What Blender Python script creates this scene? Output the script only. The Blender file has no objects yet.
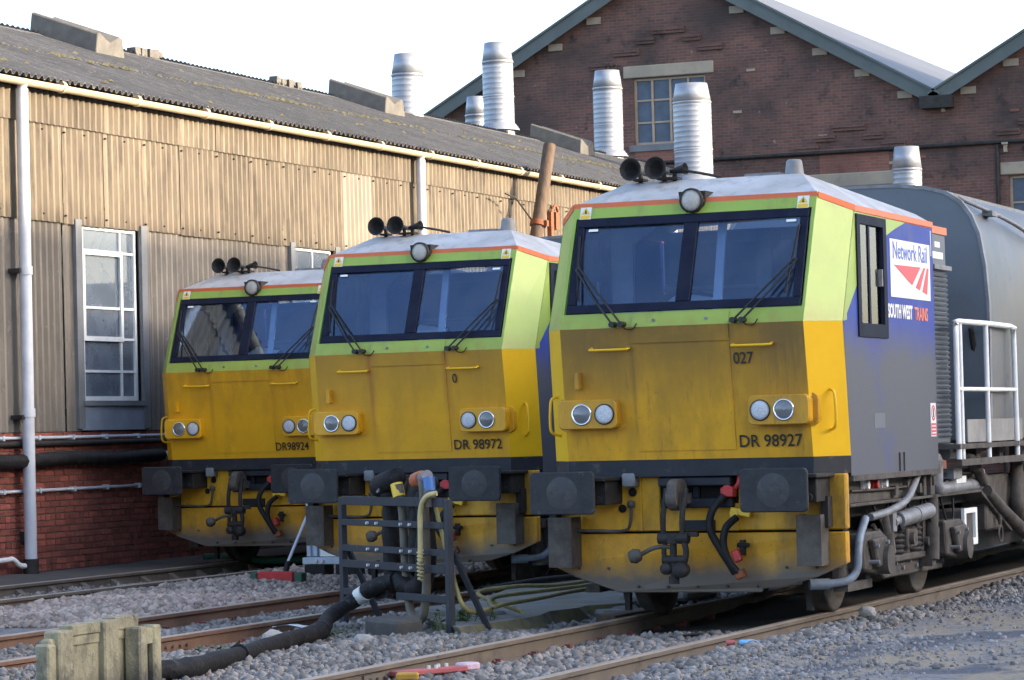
import bpy, bmesh, math, random
import numpy as np
from mathutils import Vector, Matrix
R = math.radians
rnd = random.Random(7)
scene = bpy.context.scene
COL = scene.collection

# ------------------------------------------------------------------ camera
cam_d = bpy.data.cameras.new('camera')
cam = bpy.data.objects.new('camera', cam_d); COL.objects.link(cam)
cam_d.sensor_width = 36.0
cam_d.lens = 2993.96 / 1024 * 36.0
cam_d.clip_start = 0.5; cam_d.clip_end = 3000
_y, _p, _r = R(22.6028), R(1.7151), R(1.4039)
fw = Vector((-math.sin(_y) * math.cos(_p), math.cos(_y) * math.cos(_p), math.sin(_p)))
rt = Vector((math.cos(_y), math.sin(_y), 0)); up = rt.cross(fw)
rt2 = rt * math.cos(_r) - up * math.sin(_r); up2 = rt * math.sin(_r) + up * math.cos(_r)
cam.matrix_world = Matrix(((rt2.x, up2.x, -fw.x, 7.8817), (rt2.y, up2.y, -fw.y, -22.5321), (rt2.z, up2.z, -fw.z, 1.5578), (0, 0, 0, 1)))
scene.camera = cam

# ------------------------------------------------------------------ sky, sun, exposure
SUN_EL, SUN_AZ = 12.0, 9.0            # azimuth measured from +X towards +Y
SKY, SUN, EXPO = 0.15, 2.0, 2.55
w = bpy.data.worlds.new('World'); scene.world = w; w.use_nodes = True
nt = w.node_tree; nt.nodes.clear()
sky = nt.nodes.new('ShaderNodeTexSky'); sky.sky_type = 'NISHITA'; sky.sun_disc = False
sky.sun_elevation = R(SUN_EL); sky.sun_rotation = R(90 - SUN_AZ)
sky.air_density = 0.65; sky.dust_density = 2.8; sky.ozone_density = 1.0
bg = nt.nodes.new('ShaderNodeBackground'); bg.inputs['Strength'].default_value = SKY
wo = nt.nodes.new('ShaderNodeOutputWorld')
hsv = nt.nodes.new('ShaderNodeHueSaturation'); hsv.inputs['Saturation'].default_value = 0.95
nt.links.new(sky.outputs[0], hsv.inputs['Color']); nt.links.new(hsv.outputs[0], bg.inputs[0]); nt.links.new(bg.outputs[0], wo.inputs[0])
sl = bpy.data.lights.new('sun', 'SUN'); sl.energy = SUN; sl.angle = R(0.5); sl.color = (1.0, 0.83, 0.62)
so = bpy.data.objects.new('sun', sl); COL.objects.link(so)
sd = Vector((math.cos(R(SUN_EL)) * math.cos(R(SUN_AZ)), math.cos(R(SUN_EL)) * math.sin(R(SUN_AZ)), math.sin(R(SUN_EL))))
so.rotation_euler = sd.to_track_quat('Z', 'Y').to_euler(); so.location = (30, 0, 30)
scene.view_settings.view_transform = 'Standard'; scene.view_settings.look = 'None'
scene.view_settings.exposure = EXPO; scene.view_settings.gamma = 1.0

# ------------------------------------------------------------------ materials
M = {}
def mat(name, c1, c2=None, scale=6.0, rough=0.6, metal=0.0, bump=0.0, bscale=None, stretch=(1, 1, 1), dirt=None, rand=0.0, island=0.0, coord='Object', lo=0.35, hi=0.65, spec=0.5, edge=None, streaks=None):
    """noise-mixed principled; dirt=(colour, lo, hi, scale, stretch); edge=(z0, z1, colour, amount): grime height band in object space"""
    m = bpy.data.materials.new(name); m.use_nodes = True
    n = m.node_tree.nodes; L = m.node_tree.links; b = n['Principled BSDF']
    b.inputs['Roughness'].default_value = rough; b.inputs['Metallic'].default_value = metal
    b.inputs['Specular IOR Level'].default_value = spec
    tc = n.new('ShaderNodeTexCoord'); info = n.new('ShaderNodeObjectInfo')
    off = n.new('ShaderNodeVectorMath'); off.operation = 'MULTIPLY_ADD'
    rv = n.new('ShaderNodeCombineXYZ')
    for k in range(3): L.new(info.outputs['Random'], rv.inputs[k])
    L.new(rv.outputs[0], off.inputs[0]); off.inputs[1].default_value = (37, 51, 23) if rand or island else (0, 0, 0)
    L.new(tc.outputs[coord], off.inputs[2])
    def noise(sc, st, det=4.0, ro=0.6):
        mp = n.new('ShaderNodeMapping'); mp.inputs['Scale'].default_value = st
        L.new(off.outputs[0], mp.inputs['Vector'])
        t = n.new('ShaderNodeTexNoise'); t.inputs['Scale'].default_value = sc; t.inputs['Detail'].default_value = det; t.inputs['Roughness'].default_value = ro
        L.new(mp.outputs[0], t.inputs['Vector']); return t.outputs['Fac']
    def ramp(src, a, bb):
        r = n.new('ShaderNodeMapRange'); r.inputs['From Min'].default_value = a; r.inputs['From Max'].default_value = bb
        L.new(src, r.inputs['Value']); return r.outputs[0]
    def mix(f, a, bb):
        x = n.new('ShaderNodeMix'); x.data_type = 'RGBA'
        if isinstance(f, float): x.inputs[0].default_value = f
        else: L.new(f, x.inputs[0])
        for s, v in ((6, a), (7, bb)):
            if isinstance(v, tuple): x.inputs[s].default_value = (*v, 1)
            else: L.new(v, x.inputs[s])
        return x.outputs[2]
    c = c1
    if c2 is not None: c = mix(ramp(noise(scale, stretch), lo, hi), c1, c2)
    if dirt:
        for d in (dirt if isinstance(dirt, list) else [dirt]):
            c = mix(ramp(noise(d[3], d[4], 5.0, 0.65), d[1], d[2]), c, d[0])
    if edge:
        for e in (edge if isinstance(edge, list) else [edge]):
            z0, z1, ec, am = e[:4]
            sp = n.new('ShaderNodeSeparateXYZ'); L.new(tc.outputs['Object'], sp.inputs[0])
            r = n.new('ShaderNodeMapRange'); r.inputs['From Min'].default_value = z0; r.inputs['From Max'].default_value = z1
            L.new(sp.outputs['Z'], r.inputs['Value'])
            ns = ramp(noise(5.0, (2, 2, .6), 5.0, .65), .25, .7) if len(e) < 5 else ramp(noise(e[4], (1, 1, 1), 5.0, .65), .05, .55)
            mu = n.new('ShaderNodeMath'); mu.operation = 'MULTIPLY'; L.new(r.outputs[0], mu.inputs[0]); L.new(ns, mu.inputs[1])
            m2 = n.new('ShaderNodeMath'); m2.operation = 'MULTIPLY'; L.new(mu.outputs[0], m2.inputs[0]); m2.inputs[1].default_value = am
            c = mix(m2.outputs[0], c, ec)
    for (x0, wd, z0, z1, sc_, am) in (streaks or []):
        sp = n.new('ShaderNodeSeparateXYZ'); L.new(tc.outputs['Object'], sp.inputs[0])
        def mth(op, a_, b_):
            q_ = n.new('ShaderNodeMath'); q_.operation = op
            for i_, v_ in ((0, a_), (1, b_)):
                if isinstance(v_, (int, float)): q_.inputs[i_].default_value = v_
                else: L.new(v_, q_.inputs[i_])
            return q_.outputs[0]
        d_ = mth('ABSOLUTE', mth('SUBTRACT', sp.outputs['X'], x0), 0)
        f_ = ramp(d_, wd, wd * .15); g_ = ramp(sp.outputs['Z'], z0, z1)
        f_ = mth('MULTIPLY', mth('MULTIPLY', f_, g_), ramp(noise(7.0, (6, 1, .35), 5.0, .7), .25, .65))
        c = mix(mth('MULTIPLY', f_, am), c, sc_)
    if rand or island:
        hs = n.new('ShaderNodeHueSaturation')
        src = info.outputs['Random']
        if island: src = n.new('ShaderNodeNewGeometry').outputs['Random Per Island']
        a = rand or island
        r = n.new('ShaderNodeMapRange'); r.inputs['To Min'].default_value = 1 - a; r.inputs['To Max'].default_value = 1 + a
        L.new(src, r.inputs['Value']); L.new(r.outputs[0], hs.inputs['Value'])
        if isinstance(c, tuple): hs.inputs['Color'].default_value = (*c, 1)
        else: L.new(c, hs.inputs['Color'])
        c = hs.outputs[0]
    if isinstance(c, tuple): b.inputs['Base Color'].default_value = (*c, 1)
    else: L.new(c, b.inputs['Base Color'])
    if bump:
        bp = n.new('ShaderNodeBump'); bp.inputs['Strength'].default_value = bump; bp.inputs['Distance'].default_value = 0.02
        L.new(noise(bscale or scale * 4, stretch), bp.inputs['Height']); L.new(bp.outputs[0], b.inputs['Normal'])
    M[name] = m
    return m

def glass_mat(name, tint, gloss=0.9, f0=0.06, rough=0.02, fac_scale=1.0, dust=None, gcol=None):
    m = bpy.data.materials.new(name); m.use_nodes = True
    n = m.node_tree.nodes; L = m.node_tree.links; n.clear()
    o = n.new('ShaderNodeOutputMaterial'); t = n.new('ShaderNodeBsdfTransparent'); g = n.new('ShaderNodeBsdfGlossy')
    t.inputs[0].default_value = (*tint, 1); g.inputs['Color'].default_value = (gloss, gloss, gloss, 1); g.inputs['Roughness'].default_value = rough
    lw = n.new('ShaderNodeFresnel'); lw.inputs['IOR'].default_value = 1.5
    ml = n.new('ShaderNodeMath'); ml.operation = 'MULTIPLY_ADD'; ml.inputs[1].default_value = fac_scale; ml.inputs[2].default_value = f0
    L.new(lw.outputs[0], ml.inputs[0])
    mx = n.new('ShaderNodeMixShader'); L.new(ml.outputs[0], mx.inputs[0]); L.new(t.outputs[0], mx.inputs[1]); L.new(g.outputs[0], mx.inputs[2])
    if gcol: g.inputs['Color'].default_value = (*gcol, 1)
    if dust:
        d = n.new('ShaderNodeBsdfDiffuse'); d.inputs[0].default_value = (*dust[0], 1)
        tc = n.new('ShaderNodeTexCoord'); nz = n.new('ShaderNodeTexNoise'); nz.inputs['Scale'].default_value = 3; nz.inputs['Detail'].default_value = 5; L.new(tc.outputs['Object'], nz.inputs['Vector'])
        mr = n.new('ShaderNodeMapRange'); mr.inputs['From Min'].default_value = .3; mr.inputs['From Max'].default_value = .7; mr.inputs['To Min'].default_value = dust[1]; mr.inputs['To Max'].default_value = dust[2]; L.new(nz.outputs['Fac'], mr.inputs['Value'])
        m3 = n.new('ShaderNodeMixShader'); L.new(mr.outputs[0], m3.inputs[0]); L.new(mx.outputs[0], m3.inputs[1]); L.new(d.outputs[0], m3.inputs[2]); mx = m3
    L.new(mx.outputs[0], o.inputs[0])
    M[name] = m

GR = (0.13, 0.085, 0.045)       # brown traffic grime
mat('yellow', (0.76, 0.385, 0.004), (0.70, 0.345, 0.004), 3, 0.42, dirt=[((0.42, 0.22, 0.012), .52, .85, 2.2, (1.5, 1.5, .5)), (GR, .66, .82, 30, (1, 1, 1))], edge=[(1.75, 2.32, (0.28, 0.155, 0.02), .6)], streaks=[(-.42, .05, 1.3, 2.2, (0.30, 0.15, 0.02), .5), (.42, .05, 1.3, 2.2, (0.30, 0.15, 0.02), .5)])
mat('yellow_dirty', (0.74, 0.36, 0.004), (0.58, 0.285, 0.008), 2.2, 0.5, dirt=[((0.33, 0.175, 0.014), .42, .75, 2.6, (1.4, 1.4, .45)), ((0.20, 0.11, 0.02), .60, .8, 6, (2.5, 2.5, .3)), (GR, .64, .8, 30, (1, 1, 1))], edge=[(1.65, 2.25, (0.21, 0.118, 0.018), .95, 1.6)], streaks=[(-.42, .04, 1.35, 2.1, (0.22, 0.12, 0.02), .8), (.42, .04, 1.35, 2.1, (0.22, 0.12, 0.02), .8), (.88, .30, 1.7, 2.15, (0.13, 0.085, 0.03), .8), (-.72, .25, 1.8, 2.2, (0.15, 0.09, 0.03), .5), (.8, .25, 1.42, 1.58, (0.2, 0.11, 0.02), .6)])
mat('yellow_rusty', (0.74, 0.365, 0.004), (0.62, 0.30, 0.006), 2.2, 0.45, dirt=[((0.44, 0.22, 0.014), .5, .8, 2.6, (1.6, 1.6, .4)), (GR, .66, .82, 30, (1, 1, 1))], edge=[(1.7, 2.3, (0.30, 0.165, 0.02), .7, 1.6)], streaks=[(-.42, .06, 1.3, 2.15, (0.36, 0.13, 0.02), .95), (.41, .06, 1.3, 2.15, (0.36, 0.13, 0.02), .95), (.05, .04, 1.5, 2.2, (0.34, 0.15, 0.02), .5), (.75, .2, 1.5, 2.1, (0.30, 0.16, 0.02), .4)])
mat('yellow_clean', (0.80, 0.46, 0.006), (0.74, 0.42, 0.006), 3, 0.4, dirt=(GR, .72, .9, 22, (1, 1, 1)))
mat('yellow_valance', (0.66, 0.32, 0.008), (0.52, 0.245, 0.012), 2.0, 0.55, dirt=[((0.27, 0.145, 0.02), .48, .75, 3, (1.5, 1.5, .7)), (GR, .60, .75, 40, (1, 1, 1))], edge=[(.52, .30, (0.14, 0.115, 0.092), 1.5, 2.2)])
mat('yellow_beam', (0.70, 0.36, 0.006), (0.58, 0.285, 0.010), 2.2, 0.5, dirt=[((0.20, 0.115, 0.022), .46, .72, 3.5, (1.2, 1.2, .5)), (GR, .64, .8, 30, (1, 1, 1))])
mat('green', (0.30, 0.42, 0.062), (0.265, 0.375, 0.062), 3, 0.4, dirt=[((0.20, 0.22, 0.06), .55, .85, 2.5, (2, 2, .5)), ((0.14, 0.14, 0.06), .68, .82, 28, (1, 1, .6))], edge=[(2.55, 2.36, (0.30, 0.27, 0.04), .8)])
mat('blue', (0.028, 0.050, 0.30), (0.04, 0.07, 0.30), 3, 0.5, spec=.18, dirt=[((0.10, 0.115, 0.17), .58, .78, 1.4, (1, 1.0, .4))], edge=[(2.42, 1.95, (0.094, 0.099, 0.118), 1.5, 1.2)])
mat('navy', (0.014, 0.017, 0.026), (0.024, 0.026, 0.034), 4, 0.5, spec=.3, dirt=((0.10, 0.09, 0.075), .58, .8, 6, (1, 1, 1)))
mat('frame_navy', (0.008, 0.011, 0.026), (0.014, 0.018, 0.034), 5, 0.6, spec=.12)
mat('orange', (0.78, 0.16, 0.05), (0.66, 0.15, 0.05), 5, 0.45)
mat('roof_paint', (0.43, 0.44, 0.45), (0.33, 0.335, 0.34), 3, 0.55, dirt=[((0.20, 0.19, 0.18), .52, .78, 5, (1.4, 1, 1)), ((0.30, 0.29, 0.27), .5, .7, 1.8, (1, 1, 1))])
mat('buffer_steel', (0.017, 0.019, 0.024), (0.03, 0.03, 0.034), 9, 0.55, spec=.35, bump=.15, dirt=((0.16, 0.145, 0.12), .62, .8, 7, (1, 1, 1)))
mat('grease', (0.05, 0.048, 0.046), (0.02, 0.021, 0.025), 24, 0.5, dirt=((0.03, 0.031, 0.036), .44, .56, 9, (1, 1, 1)))
mat('under_steel', (0.072, 0.064, 0.056), (0.115, 0.102, 0.09), 6, 0.75, spec=.25, bump=.25, dirt=[((0.04, 0.034, 0.03), .48, .72, 5, (1, 1, 1)), ((0.11, 0.065, 0.04), .58, .75, 9, (1, 1, .5)), ((0.19, 0.17, 0.15), .66, .8, 22, (1, 1, 1))])
mat('dark_steel', (0.018, 0.017, 0.017), (0.036, 0.032, 0.029), 8, 0.65, spec=.3)
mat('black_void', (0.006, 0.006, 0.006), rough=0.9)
mat('pipe_grey', (0.22, 0.23, 0.25), (0.16, 0.155, 0.15), 8, 0.5, dirt=((0.08, 0.07, 0.06), .55, .8, 7, (1, 1, 1)))
mat('pipe_blue', (0.20, 0.25, 0.32), (0.14, 0.165, 0.19), 9, 0.45, dirt=((0.10, 0.09, 0.08), .6, .8, 9, (1, 1, 1)))
mat('rubber', (0.011, 0.011, 0.012), (0.02, 0.019, 0.02), 12, 0.6, spec=.25)
mat('red_paint', (0.50, 0.028, 0.028), (0.34, 0.028, 0.028), 12, 0.45)
mat('white_paint', (0.86, 0.86, 0.84), (0.76, 0.76, 0.74), 8, 0.45, dirt=((0.30, 0.27, 0.22), .66, .85, 14, (1, 1, 1)))
mat('lamp_chrome', (0.75, 0.76, 0.78), rough=0.15, metal=0.9)
mat('lamp_led', (0.70, 0.72, 0.74), (0.42, 0.44, 0.47), 130, 0.3, bump=.5, bscale=150)
mat('marker_glass', (0.42, 0.38, 0.32), (0.5, 0.47, 0.42), 60, 0.25)
mat('black_paint', (0.012, 0.012, 0.013), rough=0.5)
mat('poster_white', (0.78, 0.78, 0.77), (0.70, 0.70, 0.69), 4, 0.4, dirt=((0.55, 0.54, 0.52), .5, .8, 5, (1, 1, 1)))
mat('logo_blue', (0.03, 0.09, 0.42), rough=0.4)
mat('logo_red', (0.60, 0.035, 0.06), rough=0.4)
mat('logo_coral', (0.80, 0.20, 0.12), rough=0.4)
mat('sticker_yellow', (0.75, 0.48, 0.03), rough=0.4)
mat('cab_inside', (0.46, 0.50, 0.57), (0.40, 0.44, 0.51), 4, 0.6)
mat('cab_panel', (0.62, 0.66, 0.72), (0.55, 0.59, 0.65), 4, 0.6)
mat('cab_light', (0.78, 0.80, 0.80), (0.72, 0.74, 0.74), 4, 0.6)
mat('tank_grey', (0.14, 0.16, 0.18), (0.12, 0.138, 0.158), 2, 0.5, spec=.25, dirt=((0.14, 0.15, 0.16), .5, .8, 2, (1, 1, .4)))
mat('tank_shiny', (0.12, 0.13, 0.14), (0.085, 0.095, 0.11), 1.6, 0.42, spec=.3, metal=0.1, bump=.05, bscale=3, dirt=[((0.14, 0.115, 0.09), .45, .75, 1.6, (1, 1, .6)), ((0.03, 0.05, 0.12), .60, .70, 2.3, (1, 1, .7))])
mat('toe_grey', (0.28, 0.27, 0.25), (0.20, 0.19, 0.18), 4, 0.6)
mat('sheet_upper', (0.185, 0.15, 0.106), (0.13, 0.105, 0.076), 3.0, 0.85, bump=.1, stretch=(1, 1, .35), rand=.16, dirt=[((0.075, 0.062, 0.047), .48, .72, 5.0, (1, 2.2, .3)), ((0.21, 0.14, 0.055), .66, .8, 8, (1, 1, .6))])
mat('sheet_lower', (0.145, 0.128, 0.108), (0.20, 0.178, 0.15), 2.4, 0.85, bump=.1, stretch=(1, 1, .5), rand=.15, dirt=[((0.09, 0.085, 0.08), .52, .8, 3.5, (1, 1.5, .3)), ((0.33, 0.31, 0.28), .62, .8, 14, (1, 1, .5))])
mat('sheet_cream', (0.25, 0.215, 0.165), (0.21, 0.183, 0.14), 3.0, 0.75, stretch=(1, 1, .3))
mat('roof_sheet', (0.095, 0.093, 0.091), (0.065, 0.063, 0.063), 2.5, 0.9, bump=.3, bscale=20, rand=.14, dirt=[((0.20, 0.185, 0.16), .55, .75, 9, (1, 1, 1)), ((0.06, 0.056, 0.05), .6, .75, 22, (1, 1, 1))])
mat('moss', (0.07, 0.062, 0.03), (0.05, 0.047, 0.025), 20, 0.95, island=.35)
mat('vent_asbestos', (0.115, 0.108, 0.096), (0.08, 0.076, 0.068), 5, 0.85, dirt=((0.14, 0.125, 0.10), .55, .8, 6, (1, 1, 1)))
mat('gutter_cream', (0.46, 0.385, 0.26), (0.38, 0.315, 0.21), 5, 0.6, dirt=((0.22, 0.17, 0.11), .6, .85, 6, (1, .6, 1)))
mat('pipe_white', (0.52, 0.55, 0.60), (0.44, 0.46, 0.50), 5, 0.5, dirt=((0.20, 0.18, 0.16), .62, .85, 7, (1, 1, .3)))
mat('brick', (0.27, 0.075, 0.05), (0.20, 0.056, 0.042), 8, 0.85, bump=.3, bscale=60, rand=.3, dirt=((0.06, 0.03, 0.028), .55, .8, 3, (1, 1, 1)))
mat('brick_mass', (0.27, 0.075, 0.05), (0.20, 0.056, 0.042), 8, 0.85, bump=.3, bscale=60, island=.3, dirt=((0.06, 0.03, 0.028), .55, .8, 3, (1, 1, 1)))
mat('mortar', (0.20, 0.135, 0.11), (0.14, 0.10, 0.085), 8, 0.95, bump=.3)
mat('sill', (0.24, 0.28, 0.34), (0.20, 0.23, 0.28), 4, 0.7)
mat('flashing', (0.17, 0.18, 0.19), (0.13, 0.135, 0.14), 4, 0.7)
mat('flue_metal', (0.33, 0.35, 0.38), (0.26, 0.28, 0.31), 3, 0.45, metal=0.4, stretch=(1, 1, 4))
mat('wood_pole', (0.075, 0.048, 0.033), (0.125, 0.082, 0.05), 5, 0.85, bump=.3, stretch=(4, 4, .3))
mat('rust_orange', (0.28, 0.085, 0.03), (0.17, 0.055, 0.025), 12, 0.8)
mat('concrete_apron', (0.085, 0.08, 0.075), (0.06, 0.057, 0.053), 3, 0.9, bump=.2, dirt=((0.14, 0.13, 0.115), .62, .8, 2, (1, .3, 1)))
mat('concrete_old', (0.37, 0.335, 0.21), (0.25, 0.225, 0.15), 5, 0.95, bump=.8, bscale=24, dirt=[((0.13, 0.115, 0.085), .44, .70, 6, (1, 1, .6)), ((0.40, 0.36, 0.27), .60, .72, 9, (1, 1, 1)), ((0.045, 0.043, 0.04), .58, .72, 13, (1, 1, .5))], edge=[(.24, .0, (0.06, 0.058, 0.052), 1.5, 4.0)])
mat('concrete_slab', (0.215, 0.21, 0.20), (0.15, 0.146, 0.14), 3, 0.9, bump=.4, bscale=25, dirt=((0.24, 0.20, 0.06), .52, .75, 5, (1, 1, 1)))
mat('slab_side', (0.12, 0.11, 0.085), (0.21, 0.185, 0.075), 7, 0.95, bump=.6, bscale=25)
mat('rail_web', (0.16, 0.088, 0.058), (0.20, 0.115, 0.075), 4, 0.8, bump=.15, dirt=[((0.055, 0.042, 0.034), .52, .75, 3, (1, .5, 1)), ((0.26, 0.20, 0.14), .70, .8, 5, (1, 1, 1))])
mat('rail_web_grey', (0.17, 0.135, 0.10), (0.125, 0.10, 0.08), 3, 0.8, bump=.15, dirt=((0.05, 0.04, 0.034), .55, .75, 4, (1, .5, 1)))
mat('rail_head', (0.36, 0.30, 0.245), (0.28, 0.23, 0.185), 4, 0.5, metal=.15, stretch=(1, .2, 1))
mat('rail_clip', (0.13, 0.042, 0.034), (0.17, 0.06, 0.045), 20, 0.8, rand=.25)
mat('sleeper', (0.16, 0.15, 0.135), (0.12, 0.11, 0.10), 5, 0.95, bump=.3)
mat('dark_block', (0.085, 0.078, 0.07), (0.06, 0.056, 0.05), 6, .9, bump=.4)
mat('stand_steel', (0.034, 0.037, 0.046), (0.025, 0.027, 0.033), 8, 0.55, spec=.3, dirt=((0.11, 0.10, 0.09), .62, .8, 8, (1, 1, 1)))
mat('bolt_white', (0.6, 0.6, 0.58), rough=0.4)
mat('hose_black', (0.010, 0.010, 0.012), (0.021, 0.020, 0.020), 9, 0.65, spec=.2, bump=.5, bscale=30, dirt=((0.10, 0.09, 0.08), .60, .8, 7, (1, 1, 1)))
mat('hose_grey', (0.15, 0.13, 0.10), (0.10, 0.088, 0.07), 10, 0.6)
mat('hose_cream', (0.56, 0.45, 0.20), (0.46, 0.37, 0.18), 10, 0.55)
mat('hose_yellow', (0.27, 0.225, 0.07), (0.18, 0.155, 0.06), 10, 0.6)
mat('cock_orange', (0.40, 0.10, 0.035), rough=0.45)
mat('cock_blue', (0.05, 0.14, 0.36), rough=0.45)
mat('tape', (0.65, 0.65, 0.63), rough=0.5)
mat('broom_red', (0.48, 0.022, 0.022), (0.36, 0.02, 0.02), 10, 0.6)
mat('broom_green', (0.018, 0.075, 0.045), rough=0.6)
mat('broom_shaft', (0.50, 0.54, 0.62), rough=0.4)
mat('jack_frame', (0.50, 0.58, 0.68), (0.40, 0.47, 0.56), 5, 0.45)
mat('board_red', (0.42, 0.10, 0.10), (0.34, 0.08, 0.08), 8, 0.6)
mat('board_pink', (0.58, 0.42, 0.46), rough=0.6)
mat('block_yellow', (0.50, 0.27, 0.02), (0.36, 0.2, 0.03), 8, 0.6)
mat('bottle_blue', (0.16, 0.38, 0.62), rough=0.2)
mat('pale_stone', (0.40, 0.38, 0.35), (0.30, 0.285, 0.265), 8, 0.9)
mat('leaf', (0.055, 0.10, 0.028), (0.08, 0.13, 0.04), 8, 0.7, island=.35)
mat('verge_green', (0.088, 0.108, 0.104), (0.07, 0.088, 0.085), 2, 0.6)
mat('slate', (0.085, 0.09, 0.102), (0.07, 0.074, 0.086), 1.2, 0.55, stretch=(1, .2, 1))
mat('stone_lintel', (0.34, 0.29, 0.21), (0.27, 0.235, 0.18), 2, 0.85, dirt=((0.15, 0.13, 0.11), .58, .8, 3, (1, 1, 1)))
mat('window_bar', (0.38, 0.29, 0.20), (0.30, 0.23, 0.17), 5, 0.6)
mat('window_white', (0.74, 0.75, 0.74), (0.62, 0.63, 0.62), 6, 0.5)
mat('dark_room', (0.05, 0.055, 0.06), rough=0.9)
mat('pale_blind', (0.34, 0.36, 0.36), rough=0.9)
glass_mat('cab_glass', (0.76, 0.85, 0.97), 0.95, 0.01, gcol=(.60, .76, 1.0), dust=((0.22, 0.25, 0.30), .0, .09))
glass_mat('side_glass', (0.93, 0.94, 0.95), 0.95, 0.0)
glass_mat('shed_glass', (0.75, 0.80, 0.84), 0.9, 0.10, dust=((0.20, 0.24, 0.29), .35, .65))
glass_mat('workshop_glass', (0.30, 0.36, 0.44), 0.5, 0.03, .08, .5, ((0.13, 0.17, 0.23), .45, .8))

def brick_wall_mat(name, ca, cb, cm, soot):
    m = bpy.data.materials.new(name); m.use_nodes = True
    n = m.node_tree.nodes; L = m.node_tree.links; b = n['Principled BSDF']; b.inputs['Roughness'].default_value = .9
    tc = n.new('ShaderNodeTexCoord'); mp = n.new('ShaderNodeMapping'); L.new(tc.outputs['Object'], mp.inputs[0])
    mp.inputs['Rotation'].default_value = (R(90), 0, 0)
    br = n.new('ShaderNodeTexBrick'); L.new(mp.outputs[0], br.inputs['Vector'])
    br.inputs['Scale'].default_value = 1; br.inputs['Brick Width'].default_value = .225; br.inputs['Row Height'].default_value = .075; br.inputs['Mortar Size'].default_value = .009
    br.inputs['Color1'].default_value = (*ca, 1); br.inputs['Color2'].default_value = (*cb, 1); br.inputs['Mortar'].default_value = (*cm, 1); br.inputs['Bias'].default_value = -.1
    def mixn(c, col, sc, a, bb, det=5):
        t = n.new('ShaderNodeTexNoise'); t.inputs['Scale'].default_value = sc; t.inputs['Detail'].default_value = det; t.inputs['Roughness'].default_value = .65
        L.new(tc.outputs['Object'], t.inputs['Vector'])
        r = n.new('ShaderNodeMapRange'); r.inputs['From Min'].default_value = a; r.inputs['From Max'].default_value = bb; L.new(t.outputs['Fac'], r.inputs['Value'])
        x = n.new('ShaderNodeMix'); x.data_type = 'RGBA'; L.new(r.outputs[0], x.inputs[0]); L.new(c, x.inputs[6]); x.inputs[7].default_value = (*col, 1); return x.outputs[2]
    c = mixn(br.outputs['Color'], soot, .45, .42, .70)
    c = mixn(c, (0.28, 0.22, 0.18), 5.5, .66, .78, 3)
    c = mixn(c, (soot[0] * .7, soot[1] * .7, soot[2] * .7), 2.3, .58, .72)
    c = mixn(c, soot, .16, .50, .62, 3)
    L.new(c, b.inputs['Base Color'])
    bp = n.new('ShaderNodeBump'); bp.inputs['Strength'].default_value = .5; bp.inputs['Distance'].default_value = .01; L.new(br.outputs['Fac'], bp.inputs['Height']); bp.invert = True
    L.new(bp.outputs[0], b.inputs['Normal'])
    M[name] = m
brick_wall_mat('workshop_brick', (0.185, 0.080, 0.058), (0.115, 0.054, 0.042), (0.15, 0.115, 0.095), (0.042, 0.033, 0.029))
brick_wall_mat('workshop_red', (0.27, 0.10, 0.065), (0.20, 0.078, 0.052), (0.20, 0.145, 0.115), (0.15, 0.065, 0.05))
mat('shade_shed_cladding', (0.17, 0.175, 0.18), (0.14, 0.145, 0.15), 1.5, .7)

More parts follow.
